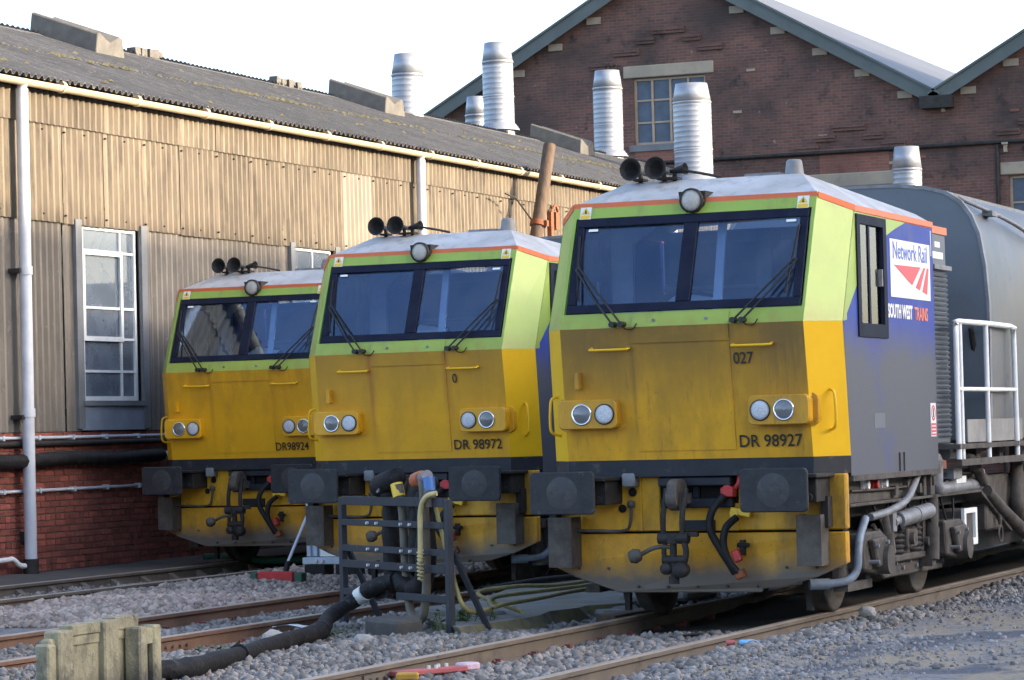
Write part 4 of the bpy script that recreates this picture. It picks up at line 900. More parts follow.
    for (x, dx, rr) in ((-.64, -.03, .095), (-.43, .0, .095), (-.34, .30, .05)):
        ax = Vector((dx, -1, .05)) if dx < .2 else Vector((1, -.12, .1))
        hn = MB().lathe((x, .80, 3.665), ax, [(.016, -.16 if rr > .06 else -.04), (.022, 0), (.03, .10 if rr > .06 else .03), (.055 if rr > .06 else .035, .17 if rr > .06 else .07), (rr, .22 if rr > .06 else .10), (rr, .225 if rr > .06 else .105), (rr * .9, .22 if rr > .06 else .10), (.03, .12 if rr > .06 else .06), (.0, .1 if rr > .06 else .05)], n=20).obj('horn', 'dark_steel', t)
        MB().cyl((x, .80, 3.55), (x, .80, 3.66), .02, n=8).box((x, .80, 3.60), (.09, .12, .02)).obj('horn_mount', 'dark_steel', hn)
    MB().tube([(-.25, .82, 3.66), (-.1, .9, 3.63), (.02, .95, 3.60)], .012, n=6).obj('horn_pipe', 'dark_steel', t)
    MB().lathe((.60, 1.1, 3.54), (0, 0, 1), [(.085, 0), (.085, .03), (.065, .17), (.05, .185), (0, .19)], n=18).obj('antenna_pot', 'pipe_grey', t)
    MB().bx((.2, 1.0, 3.56), (.5, 1.3, 3.62)).obj('roof_box', 'pipe_grey', t)
    # stickers
    for s in (-1, 1):
        zc = 3.31; x = s * .925
        o_ = MB().slab([F(x - .048, zc - .055, -.004), F(x + .048, zc - .055, -.004), F(x + .048, zc + .05, -.004), F(x - .048, zc + .05, -.004)], (0, .003, 0)).obj('warning_sticker', 'poster_white', t)
        MB().slab([F(x - .042, zc - .01, -.006), F(x + .042, zc - .01, -.006), F(x, zc + .046, -.006)], (0, .002, 0)).obj('warning_triangle', 'sticker_yellow', o_)
        MB().slab([F(x - .008, zc - .004, -.0075), F(x + .014, zc - .004, -.0075), F(x + .002, zc + .012, -.0075), F(x + .008, zc + .012, -.0075), F(x - .004, zc + .032, -.0075), F(x - .006, zc + .014, -.0075)], (0, .001, 0)).obj('flash_mark', 'black_paint', o_)
        MB().slab([F(x - .042, zc - .047, -.006), F(x + .042, zc - .047, -.006), F(x + .042, zc - .018, -.006), F(x - .042, zc - .018, -.006)], (0, .002, 0)).obj('warning_text', 'sticker_yellow', o_)
    # wipers
    for (px, tx, bx_) in ((-.55, -.93, -.905), (.46, .90, .885)):
        s = 1 if px > 0 else -1; wz = MB()
        for k in (0, 1):
            dx = k * .075
            wz.tube([F(px + dx, 2.375, -.06), F((px + tx) / 2 + dx * .9, 2.60, -.075), F(tx + dx * .45, 2.84, -.05)], .009, n=5, sub=1)
            wz.cyl(F(px + dx, 2.375, -.09), F(px + dx, 2.375, .0), .024, n=10)
        wz.tube([F(tx, 2.84, -.05), F(tx + .04, 2.845, -.05)], .009, n=5, sub=1)
        wp_ = wz.obj('wiper', 'black_paint', t)
        MB().tube([F(bx_ - s * .03, 2.58, -.03), F(bx_ + s * .01, 2.84, -.045), F(bx_ + s * .035, 3.12, -.03)], .010, n=5).obj('wiper_blade', 'rubber', wp_)
        MB().tube([F(px + .075, 2.38, -.03), F(px + .10, 2.34, -.04), F(px + .16, 2.335, -.03), F(px + .19, 2.38, -.02)], .005, n=5).obj('washer_tube', 'rubber', wp_)
    # ------------------------------ buffer beam, valance
    V0 = .13
    MB().slab([(-1.245, V0, 1.153), (-.30, V0, 1.153), (-.30, V0, .715), (-1.245, V0, .715)], (0, .04, 0)).bx((-1.245, V0 + .04, .715), (-1.215, V0 + .10, 1.153)).obj('beam_panel', 'yellow_beam', t, bevel=.01)
    MB().slab([(.36, V0, 1.153), (1.245, V0, 1.153), (1.245, V0, .715), (.36, V0, .715)], (0, .04, 0)).bx((1.215, V0 + .04, .715), (1.245, V0 + .10, 1.153)).obj('beam_panel', 'yellow_beam', t, bevel=.01)
    MB().slab([(-.30, V0 + .01, .93), (.36, V0 + .01, .93), (.36, V0 + .01, .715), (-.30, V0 + .01, .715)], (0, .04, 0)).obj('beam_panel', 'yellow_beam', t)
    for x in (-.47, 1.03): MB().bx((x, V0 - .012, .72), (x + .02, V0 + .01, 1.15)).obj('beam_rib', 'yellow_beam', t)
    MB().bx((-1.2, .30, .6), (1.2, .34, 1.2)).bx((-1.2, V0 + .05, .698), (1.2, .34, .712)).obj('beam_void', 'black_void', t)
    vp = [(-1.245, .697), (-1.245, .45), (-1.04, .35), (-.67, .222), (.53, .222), (.54, .25), (.72, .266), (1.0, .343), (1.245, .445), (1.245, .697)]
    MB().slab([(x, V0 - .02 + (.04 if z < .3 else 0), z) for x, z in vp], (0, .035, 0)).bx((-1.245, V0 + .015, .45), (-1.22, V0 + .08, .697)).bx((1.22, V0 + .015, .45), (1.245, V0 + .08, .697)).obj('valance', 'yellow_valance', t, bevel=.008)
    bl = MB()
    for k in range(9): bl.cyl((-1.0 + k * .25, V0 - .03, .27 if abs(-1.0 + k * .25) < .6 else .42), (-1.0 + k * .25, V0 + .02, .27 if abs(-1.0 + k * .25) < .6 else .42), .011, n=6)
    bl.obj('valance_bolts', 'under_steel', t, kind='stuff')
    # drawgear
    MB().bx((-.28, V0 - .10, 1.075), (.33, V0 + .1, 1.145)).bx((-.28, V0 - .06, .90), (.33, V0 + .1, .975)).bx((-.02, V0 - .02, .975), (.04, V0 + .05, 1.075)).obj('drawgear_beam', 'navy', t, bevel=.008)
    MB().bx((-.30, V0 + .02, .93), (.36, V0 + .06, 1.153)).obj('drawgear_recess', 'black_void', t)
    MB().bx((-.13, V0 - .03, .72), (.16, V0 + .02, .80)).obj('step_plate', 'navy', t)
    hk = MB().rbox((-.075, -.10, 1.01), (.085, .30, .25), .11, 'x', n=5).cyl((-.12, -.17, .99), (-.03, -.17, .99), .085, n=18).bx((-.12, -.05, .93), (-.02, .2, 1.02)).obj('draw_hook', 'under_steel', t, bevel=.01)
    cp = MB()
    for dx in (-.115, .045): cp.tube([(-.035 + dx + .02, -.18, 1.06), (-.04 + dx, -.21, .85), (-.045 + dx, -.20, .68)], .024, n=8)
    cp.cyl((-.20, -.2, .67), (.05, -.2, .67), .046, n=12).cyl((-.08, -.2, .70), (-.08, -.2, .63), .055, n=12).tube([(-.08, -.2, .66), (-.08, -.2, .55), (-.08, -.2, .36)], .03, n=8, sub=1)
    cp.cyl((-.17, -.2, .50), (.02, -.2, .50), .036, n=10).tube([(.0, -.2, .68), (.03, -.21, .56), (-.0, -.2, .45)], .026, n=8).lathe((-.02, -.25, .42), (0, 1, 0), [(0, 0), (.06, .0), (.065, .05), (.06, .1), (0, .1)], n=14).lathe((-.14, -.24, .43), (0, 1, 0), [(0, 0), (.045, .0), (.05, .04), (.045, .08), (0, .08)], n=12).tube([(-.14, -.2, .45), (-.16, -.2, .56), (-.14, -.2, .66)], .022, n=8)
    cp.box((.06, -.19, .70), (.14, .04, .04)).cyl((-.08, -.2, .37), (-.08, -.2, .31), .045, n=8)
    sc = cp.obj('screw_coupling', 'dark_steel', t, bevel=.006)
    MB().tube([(-.08, -.2, .60), (-.22, -.22, .60), (-.34, -.24, .545)], .018, n=8).lathe((-.44, -.25, .52), (1, .1, .25), [(0, 0), (.045, .01), (.062, .055), (.045, .10), (.0, .115)], n=12).obj('coupling_lever', 'under_steel', sc)
    # brake hoses and cocks
    MB().box((.30, V0 - .06, 1.02), (.11, .1, .075)).cyl((.30, V0 - .1, 1.03), (.30, V0 + .05, 1.03), .05, n=10).tube([(.34, V0 - .05, 1.04), (.385, V0 - .06, 1.09), (.39, V0 - .05, 1.16)], .02, n=6).obj('brake_cock', 'red_paint', t, bevel=.008)
    MB().tube([(.27, V0 - .10, .99), (.20, -.06, .87), (.19, -.08, .73), (.26, -.06, .58), (.33, -.04, .46), (.37, -.02, .38)], .032, n=8).obj('brake_hose', 'rubber', t)
    MB().box((.40, V0 - .05, .86), (.17, .08, .05), rot=Matrix.Rotation(R(12), 3, 'Y')).cyl((.35, V0 - .1, .85), (.35, V0 + .03, .85), .035, n=8).box((.44, V0 - .04, .90), (.05, .06, .08)).obj('reservoir_cock', 'sticker_yellow', t, bevel=.006)
    MB().tube([(.37, V0 - .09, .82), (.31, -.05, .74), (.29, -.06, .60), (.34, -.05, .46), (.40, -.02, .38)], .030, n=8).obj('reservoir_hose', 'rubber', t)
    MB().box((.385, -.02, .52), (.06, .07, .10), rot=Matrix.Rotation(R(-20), 3, 'Y')).obj('hose_coupling', 'red_paint', t, bevel=.01)
    MB().box((.41, -.01, .375), (.08, .08, .07), rot=Matrix.Rotation(R(-20), 3, 'Y')).obj('hose_coupling', 'rust_orange', t, bevel=.01)
    MB().cyl((.36, V0 - .03, .60), (.46, V0 - .08, .60), .02, n=6).bx((.38, V0 - .06, .52), (.42, V0, .64)).obj('hose_hanger', 'dark_steel', t)
    # socket, pipe and holes on the left of the beam
    MB().rbox((-.52, V0 - .07, 1.13), (.11, .13, .11), .02, 'y').obj('jumper_socket', 'pipe_grey', t, bevel=.008)
    MB().cyl((-.53, V0 - .012, 1.03), (-.53, V0 - .005, 1.03), .036, n=14).obj('beam_hole', 'black_void', t); MB().cyl((-.62, V0 - .012, .90), (-.62, V0 - .005, .90), .034, n=14).obj('beam_hole', 'black_void', t)
    MB().tube([(-.53, V0 - .05, .92), (-.535, V0 - .06, .80), (-.58, V0 - .07, .725), (-.80, V0 - .10, .725), (-.98, V0 - .12, .73)], .014, n=6).lathe((-.53, V0 - .05, .9), (0, 0, 1), [(0, 0), (.03, .01), (.034, .035), (.03, .06), (0, .07)], n=10).obj('air_pipe', 'under_steel', t)
    # buffers
    for s in (-1, 1):
        bu = MB().rbox((s * .8725, -.545, 1.045), (.545, .035, .338), .035, 'y').obj('buffer', 'buffer_steel', t, bevel=.008)
        dm = MB(); dm.lathe((s * .8725, -.563, 1.045), (0, -1, 0), [(.135, -.001), (.12, .0012), (0, .0025)], n=24)
        dm.obj('buffer_wear_mark', 'grease', bu)
        hs = MB().cyl((s * .8725, -.53, 1.045), (s * .8725, -.22, 1.045), .085, n=16).bx((s * .62, -.24, .94), (s * 1.12, .13, 1.15))
        xi = s * .62 if s < 0 else s * 1.12
        hs.bx((s * .59, -.36, 1.13), (s * 1.16, .13, 1.16)).box((s * .8725, -.4, 1.045), (.12, .24, .24)).cyl((s * .8725, -.26, 1.045), (s * .8725, -.2, 1.045), .14, n=16)
        for dx in (-.19, .19): hs.cyl((s * .8725 + dx, -.27, .98), (s * .8725 + dx, -.2, .98), .03, n=8)
        hs.obj('buffer_housing', 'dark_steel', bu, bevel=.006)
        # foot step brackets below the buffers
        x = -1.075 if s < 0 else 1.01
        MB().bx((x - .10, -.12, .455), (x + .10, -.10, .84)).bx((x - .10, -.10, .455), (x - .085, .10, .84)).bx((x + .085, -.10, .455), (x + .10, .10, .84)).bx((x - .10, -.12, .44), (x + .10, .10, .455)).obj('step_bracket', 'under_steel', t)
        MB().bx((x + .07 - (.2 if s < 0 else 0), V0 - .14, .74), (x + .13 - (.2 if s < 0 else 0), V0 - .02, .98)).obj('lamp_post', 'dark_steel', t)
    # ------------------------------ bogie
    for y in (1.21, 3.85):
        ax_ = MB().cyl((-.8, y, .425), (.8, y, .425), .08, n=12).obj('axle', 'under_steel', t)
        for s in (-1, 1):
            MB().lathe((s * .70, y, .425), (s, 0, 0), [(.0, -.02), (.12, -.02), (.14, .02), (.36, .03), (.37, -.03), (.455, -.03), (.45, .0), (.425, .02), (.42, .11), (.38, .115), (.37, .07), (.16, .06), (.14, .12), (0, .13)], n=40).obj('wheel', 'under_steel', ax_)
    for s in (-1, 1):
        xx = lambda v: s * v
        b = MB()
        def pl_(pts, x0, x1): b.slab([(xx(x0), y, z) for y, z in pts], (xx(x1 - x0), 0, 0))
        pl_([(.55, .30), (1.25, .30), (1.5, .33), (1.62, .42), (1.70, .30), (1.85, .235), (3.75, .225), (3.9, .32), (3.9, .60), (3.3, .68), (2.9, .70), (2.05, .68), (1.75, .62), (.6, .58)], .98, 1.06)
        b.bx((xx(.90), .5, .56), (xx(1.10), 4.6, .66)); b.bx((xx(.92), 2.0, .36), (xx(1.12), 3.1, .42))
        fr_ = b.obj('bogie_frame', 'under_steel', t, bevel=.012)
        for y in (1.21, 3.85):
            bb = MB().slab([(xx(.95), y - .52, .66), (xx(.95), y + .10, .66), (xx(.95), y + .26, .60), (xx(.95), y + .30, .38), (xx(.95), y + .05, .30), (xx(.95), y - .45, .36)], (xx(.25), 0, 0))
            bb.slab([(xx(1.20), y - .36, .60), (xx(1.20), y + .04, .62), (xx(1.20), y + .12, .38), (xx(1.20), y - .22, .37)], (xx(.06), 0, 0))
            bb.cyl((xx(1.0), y, .425), (xx(1.3), y, .425), .12, n=14)
            bb.obj('axle_box', 'under_steel', fr_, bevel=.015)
        c = MB().cyl((xx(1.14), 2.0, .715), (xx(1.16), 2.95, .765), .07, n=14).cyl((xx(1.14), 2.0, .715), (xx(1.14), 1.85, .705), .045, n=10).box((xx(1.12), 1.82, .71), (.1, .12, .16)).cyl((xx(1.15), 2.5, .741), (xx(1.15), 2.53, .743), .078, n=14)
        c.obj('yaw_damper', 'pipe_grey', fr_)
        c = MB().cyl((xx(1.16), 3.07, .90), (xx(1.16), 3.05, .62), .055, n=12).cyl((xx(1.16), 3.05, .62), (xx(1.16), 3.02, .34), .066, n=12).box((xx(1.12), 3.07, .93), (.12, .1, .1)).box((xx(1.12), 3.02, .33), (.12, .12, .1))
        c.obj('vertical_damper', 'under_steel', fr_)
        c = MB().cyl((xx(1.16), 1.50, .78), (xx(1.16), 1.57, .62), .045, n=10).cyl((xx(1.16), 1.57, .64), (xx(1.16), 1.64, .46), .062, n=12).box((xx(1.1), 1.5, .78), (.12, .12, .09)).box((xx(1.1), 1.66, .45), (.14, .16, .06))
        c.obj('vertical_damper', 'under_steel', fr_)
        bts = MB()
        for y in (1.21, 3.85):
            for dy, dz in ((-.30, .55), (-.30, .42), (.0, .57), (.02, .42), (.12, .5)): bts.cyl((xx(1.2), y + dy, dz), (xx(1.285), y + dy, dz), .018, n=6)
        for k in range(9): bts.cyl((xx(1.05), 1.95 + k * .22, .30 + .05 * (k % 2)), (xx(1.085), 1.95 + k * .22, .30 + .05 * (k % 2)), .02, n=6)
        bts.obj('bolts', 'pipe_grey', fr_, kind='stuff')
        cbl = MB()
        for k in range(5):
            y0_ = 1.3 + k * .55; cbl.tube([(xx(1.12), y0_, .88), (xx(1.17), y0_ + .08, .72 - .03 * k), (xx(1.15), y0_ + .25, .60 + .04 * (k % 3)), (xx(1.13), y0_ + .42, .68), (xx(1.11), y0_ + .5, .86)], .011 + .003 * (k % 2), n=5)
        cbl.obj('brake_cables', 'rubber', fr_, kind='stuff')
        MB().rbox((xx(1.1), 2.45, .55), (.10, .34, .16), .03, 'x').cyl((xx(1.1), 2.38, .55), (xx(1.19), 2.38, .55), .055, n=12).obj('brake_cylinder', 'under_steel', fr_, bevel=.01)
        MB().bx((xx(1.06), 2.9, .46), (xx(1.12), 3.0, .68)).cyl((xx(1.10), 2.95, .50), (xx(1.16), 2.95, .50), .04, n=10).obj('pivot', 'under_steel', fr_)
        sp_ = MB()
        for y0 in (2.2, 2.78):
            sp_ = MB()
            for k in range(5): sp_.lathe((xx(1.02), y0, .42 + k * .045), (0, 0, 1), [(.10, 0), (.125, .022), (.10, .044)], n=14)
            sp_.obj('spring', 'dark_steel', fr_)
        MB().bx((xx(.95), 4.0, .40), (xx(1.19), 4.42, .74)).obj('sander_box', 'under_steel', fr_, bevel=.02)
        MB().bx((xx(1.185), 4.0, .41), (xx(1.215), 4.07, .745)).bx((xx(1.185), 4.41, .41), (xx(1.215), 4.48, .745)).bx((xx(1.185), 4.07, .41), (xx(1.215), 4.41, .47)).bx((xx(1.185), 4.07, .70), (xx(1.215), 4.41, .745)).obj('cover_frame', 'white_paint', fr_)
        MB().tube([(xx(1.16), 1.18, .71), (xx(1.18), 1.247, .58), (xx(1.17), 1.09, .47), (xx(1.15), 1.18, .34)], .022, n=6).obj('air_hose', 'under_steel', fr_)
        MB().tube([(xx(1.13), 1.1, .66), (xx(1.15), .9, .62), (xx(1.14), .8, .48), (xx(1.12), .85, .36), (xx(1.1), 1.0, .33)], .016, n=6).obj('air_hose', 'rubber', fr_)
        MB().tube([(xx(1.16), 2.65, 1.21), (xx(1.19), 2.5, 1.09), (xx(1.20), 2.1, .89), (xx(1.18), 1.6, .805), (xx(1.16), 1.1, .775)], .034, n=8).obj('flexible_pipe', 'pipe_grey', t)
        MB().tube([(xx(1.16), .96, .77), (xx(1.18), .71, .625), (xx(1.19), .62, .50), (xx(1.18), .60, .37), (xx(1.12), .52, .29), (xx(.96), .42, .27)], .034, n=10).cyl((xx(1.0), .44, .27), (xx(.86), .36, .27), .046, n=12).obj('sand_pipe', 'pipe_blue', t) if s > 0 else None
        MB().tube([(xx(.85), .62, .60), (xx(.82), .6, .35), (xx(.78), .64, .06)], .020, n=6).bx((xx(.755), .60, .05), (xx(.80), .66, .22)).tube([(xx(.80), .62, .25), (xx(.9), .6, .22), (xx(.98), .55, .26)], .014, n=5).obj('lifeguard', 'dark_steel', t)
        MB().bx((xx(1.0), .55, .20), (xx(1.12), 1.25, .27)).box((xx(1.05), 1.2, .32), (.1, .1, .2)).obj('brake_rigging', 'under_steel', fr_)
        MB().tube([(xx(1.14), 2.605, 1.213), (xx(1.16), 3.15, 1.21), (xx(1.16), 3.26, 1.17), (xx(1.16), 3.25, .98), (xx(1.16), 3.32, .945), (xx(1.16), 3.8, .945), (xx(1.14), 4.85, .95)], .062, n=10).obj('exhaust_pipe', 'pipe_grey', t)
        cl = MB()
        for k in range(7): cl.box((xx(1.14), 1.9 + k * .42, .97 + .05 * (k % 2)), (.07, .10 + .05 * (k % 3), .08))
        cl.tube([(xx(1.15), .6, 1.0), (xx(1.16), 1.8, .99), (xx(1.15), 2.7, 1.0)], .012, n=5).tube([(xx(1.15), 3.0, 1.07), (xx(1.16), 3.9, 1.065), (xx(1.15), 4.7, 1.06)], .014, n=5)
        cl.obj('sole_bar_fittings', 'under_steel', t, kind='stuff')
        MB().box((xx(1.16), 3.95, 1.01), (.1, .35, .06)).obj('pipe_label', 'white_paint', t)
        # sole bar and belly frame
        sb = MB(); sb.slab([(xx(1.10), .55, .90), (xx(1.10), 4.78, .90), (xx(1.10), 4.78, 1.10), (xx(1.10), .55, 1.10)], (xx(.03), 0, 0)).bx((xx(1.0), .45, .875), (xx(1.19), 4.8, .90))
        sb.slab([(xx(1.0), 4.78, .895), (xx(1.0), 5.95, .50), (xx(1.0), 5.95, .46), (xx(1.0), 4.78, .86)], (xx(.19), 0, 0)).bx((xx(1.12), 2.72, .90), (xx(1.19), 2.80, 1.13)).bx((xx(1.12), 2.95, .90), (xx(1.19), 2.99, 1.13))
        sb.obj('sole_bar', 'under_steel', t, bevel=.005)
        for (y, m) in ((1.0, 'white_paint'), (1.28, 'red_paint'), (1.55, 'white_paint')): MB().box((xx(1.14), y, 1.04), (.03, .09, .09)).cyl((xx(1.15), y, 1.04), (xx(1.19), y, 1.04), .035, n=8).obj('valve', m, t)
    MB().bx((-1.0, .6, .78), (1.0, 6.2, .87)).bx((-.85, 4.9, .30), (.85, 16, .775)).bx((-.5, .6, .25), (.5, 4.6, .75)).obj('underframe', 'dark_steel', t)
    # ------------------------------ container module behind the cab
    TY = 4.75; ends = 17.0
    cross = [(.0, 3.745), (.45, 3.74), (.72, 3.71), (.92, 3.655), (1.06, 3.56), (1.155, 3.43), (1.225, 3.25), (1.27, 2.97), (1.295, 2.6), (1.285, 1.9), (1.275, 1.36)]
    full = [(-x, z) for x, z in reversed(cross[1:])] + cross
    MB().slab([(x, TY, z) for x, z in full], (0, .05, 0)).obj('tank_end', 'tank_grey', t)
    rim = MB(); N = len(full); cc = Vector((0, 0, 2.3)); vs = []
    for yy in (TY - .008, TY + .06):
        for k in (1.0, 1.022): vs += [(x * k, yy, 2.3 + (z - 2.3) * k) for x, z in full]
    for i in range(N - 1): rim.add([vs[i], vs[i + 1], vs[i + 1 + N], vs[i + N]], [(0, 1, 2, 3)]); rim.add([vs[i + N], vs[i + 1 + N], vs[i + 1 + 3 * N], vs[i + 3 * N]], [(0, 1, 2, 3)])
    rim.obj('tank_rim', 'pipe_grey', t)
    tk = MB(); yy = [TY + .05] + [TY + .05 + k * .6 for k in range(1, 20)] + [ends]
    for a_, b_ in zip(yy, yy[1:]): pass
    n2 = len(full)
    tk.add([(x * (1.0 + .002 * math.sin(j * 2.3 + i * .9)), y, z) for j, y in enumerate(yy) for i, (x, z) in enumerate(full)], [(j * n2 + i, j * n2 + i + 1, (j + 1) * n2 + i + 1, (j + 1) * n2 + i) for j in range(len(yy) - 1) for i in range(n2 - 1)], 0, True)
    tk.obj('tank_shell', 'tank_shiny', t)
    for s in (-1, 1):
        MB().tube([(s * 1.0, 4.95, 3.63), (s * 1.09, 5.05, 3.58), (s * 1.20, 5.6, 3.50), (s * 1.25, 6.3, 3.42), (s * 1.29, 7.2, 3.30), (s * 1.31, 9, 3.18)], .020, n=6).box((s * 1.17, 5.5, 3.50), (.1, .22, .05)).obj('tank_grab_rail', 'pipe_grey', t)
        MB().bx((s * .86, TY + .1, 3.66), (s * .88, 16.5, 3.70)).obj('tank_seam', 'pipe_grey', t)
        # cabinet between cab and tank
        x0, x1 = s * .55, s * 1.19
        cb_ = MB().bx((x0, 3.08, 1.34), (x1, 3.68, 3.27)).obj('equipment_cabinet', 'tank_grey', t, bevel=.01)
        MB().bx((x0, 3.06, 3.20), (x1 + s * .012, 3.70, 3.265)).obj('cabinet_stripe', 'orange', cb_)
        MB().bx((x1, 3.1, 2.88), (x1 + s * .05, 3.70, 2.92)).obj('cabinet_lip', 'pipe_grey', cb_)
        lv = MB()
        for k in range(34): lv.box((x1 + s * .008, 3.39, 1.42 + k * .043), (.03, .52, .022), rot=Matrix.Rotation(R(s * 30), 3, 'Y'))
        lv.obj('louvre', 'tank_grey', cb_)
        for (y0, z0, w_, h_) in ((3.30, 3.08, .18, .05), (3.2, 2.98, .38, .06)): MB().bx((x1, y0, z0), (x1 + s * .003, y0 + w_, z0 + h_)).obj('cabinet_plate', 'poster_white', cb_)
        # prohibition sticker
        sg = MB().bx((s * 1.248, 2.78, 1.41), (s * 1.251, 2.96, 1.70)).obj('notice_sticker', 'poster_white', t)
        MB().lathe((s * 1.251, 2.87, 1.615), (s, 0, 0), [(.068, 0), (.068, .0015), (.050, .0015), (.050, 0)], n=20).obj('ring_mark', 'logo_red', sg)
        MB().box((s * 1.2515, 2.87, 1.615), (.0012, .03, .08)).obj('figure_mark', 'black_paint', sg)
        MB().bx((s * 1.251, 2.79, 1.42), (s * 1.2525, 2.95, 1.525)).obj('red_text_block', 'logo_red', sg)
        for k in range(3): MB().bx((s * 1.2525, 2.80, 1.435 + k * .03), (s * 1.2535, 2.94, 1.447 + k * .03)).obj('text_line', 'poster_white', sg)
        # walkway, toe board and handrail
        MB().bx((s * .5, 3.3, 1.29), (s * 1.37, 16, 1.335)).bx((s * 1.30, 3.4, 1.14), (s * 1.36, 16, 1.20)).obj('walkway', 'under_steel', t)
        MB().bx((s * 1.315, 3.75, 1.345), (s * 1.33, 5.9, 1.55)).obj('toe_board', 'toe_grey', t)
        hr = MB(); X = s * 1.345
        hr.tube([(X, 3.36, 1.20), (X, 3.36, 2.30), (X, 3.38, 2.38), (X, 3.46, 2.42), (X, 5.46, 2.42), (X, 5.54, 2.38), (X, 5.58, 2.30), (X, 5.60, 1.20)], .026, n=8, sub=2)
        hr.cyl((X, 3.50, 1.20), (X, 3.50, 2.40), .022, n=8).cyl((X, 4.47, 1.20), (X, 4.47, 2.42), .024, n=8).cyl((X, 3.36, 1.82), (X, 5.59, 1.82), .02, n=8)
        hr.obj('handrail', 'white_paint', t)
        MB().tube([(s * 1.12, 4.9, 1.36), (s * 1.16, 4.86, 1.9), (s * 1.15, 4.7, 2.4)], .03, n=6).obj('vent_hose', 'dark_steel', t)
        # belly equipment below the walkway
        MB().bx((s * .9, 5.1, .50), (s * 1.15, 7.2, 1.02)).obj('belly_box', 'under_steel', t, bevel=.02)
        MB().bx((s * .9, 7.4, .42), (s * 1.2, 10.5, 1.05)).obj('belly_box', 'under_steel', t, bevel=.02)
        MB().tube([(s * 1.18, 4.35, 1.17), (s * 1.22, 4.5, 1.1), (s * 1.22, 4.7, .98), (s * 1.2, 4.85, 1.0)], .05, n=8).obj('flexible_pipe', 'under_steel', t)
        MB().tube([(s * 1.18, 3.9, 1.24), (s * 1.2, 4.4, 1.20), (s * 1.2, 4.6, 1.10)], .035, n=8).obj('flexible_pipe', 'under_steel', t)
        MB().tube([(s * 1.18, 4.99, .88), (s * 1.2, 5.6, .67), (s * 1.2, 6.56, .40)], .06, n=10, rf=lambda u: 1 + .06 * math.sin(u * 60)).obj('flexible_pipe', 'under_steel', t)
        MB().tube([(s * 1.18, 6.25, 1.12), (s * 1.22, 6.07, .98), (s * 1.22, 6.04, .73), (s * 1.2, 6.56, .42)], .065, n=10, rf=lambda u: 1 + .06 * math.sin(u * 60)).obj('flexible_pipe', 'under_steel', t)
        MB().cyl((s * 1.14, 4.83, 1.02), (s * 1.2, 4.83, 1.02), .07, n=14).obj('filler_cap', 'board_pink', t)
        MB().cyl((s * 1.17, 3.55, 1.24), (s * 1.17, 3.95, 1.24), .05, n=10).box((s * 1.17, 3.75, 1.07), (.12, .3, .09)).box((s * 1.17, 3.55, 1.30), (.12, .12, .08)).obj('valve_block', 'pipe_grey', t)
        MB().lathe((s * 1.2, 5.41, .46), (s, 0, 0), [(.085, 0), (.085, .012), (.065, .012), (.065, 0), (.085, 0)], n=16).tube([(s * 1.2, 5.42, .55), (s * 1.2, 5.42, .63)], .02, n=6, sub=1).obj('tie_down_ring', 'under_steel', t)
        for y in (4.5, 5.4, 6.3): MB().bx((s * 1.1, y, 1.12), (s * 1.22, y + .14, 1.29)).obj('walkway_bracket', 'under_steel', t)
        for y in (11.5, 14.2):
            w2 = MB().lathe((s * .70, y, .425), (s, 0, 0), [(.0, -.02), (.12, -.02), (.36, .03), (.455, -.03), (.42, .11), (.37, .07), (.14, .12), (0, .13)], n=30).obj('wheel', 'under_steel', t)
    MB().bx((-.5, 3.05, 1.3), (.5, 4.7, 3.0)).obj('engine_housing', 'tank_grey', t)
    MB().box((.6, 3.35, 3.33), (.5, .35, .1)).obj('exhaust_cowl', 'under_steel', t)
    return t
veh = make_vehicle()
NUMS = [('DR 98927', .43, .155, 1.0), ('DR 98972', .43, .150, 1.0), ('DR98924', .40, .155, .92)]
SUB = [('027', .43), ('0', .47), None]
LAB = ['nearest rail vehicle, rightmost of three, grimy yellow and green nose numbered 98927', 'middle rail vehicle with rust streaked yellow nose numbered 98972 behind the hose stand', 'farthest rail vehicle by the brick wall, cleanest yellow nose numbered 98924']
YEL = ['yellow_dirty', 'yellow_rusty', 'yellow']
vehicles = []
for i in range(3):
    v = veh if i == 0 else copy_tree(veh)
    vehicles.append(v)
for i, v in enumerate(vehicles):
    v.location = (TRK[i][0], TRK[i][1], 0); v['label'] = LAB[i]
    if i:
        for ch in v.children:
            pass
    for ch in v.children:
        if ch.data and len(ch.data.materials) == 1 and ch.data.materials[0].name == 'yellow':
            ch.material_slots[0].link = 'OBJECT'; ch.material_slots[0].material = M[YEL[i]]
    tilt = math.atan2(.143, 1.06)
    o = lettering('number_lettering', NUMS[i][0], .138, (NUMS[i][1] + .0, fy(1.38) - .012, 1.377), (R(90) + tilt, 0, 0), 'black_paint', v, .92 * NUMS[i][3], bold=.0012)
    if SUB[i]: lettering('number_lettering', SUB[i][0], .13, (SUB[i][1], fy(2.04) - .012, 2.035), (R(90) + tilt, 0, 0), 'black_paint', v, .85, bold=.001)
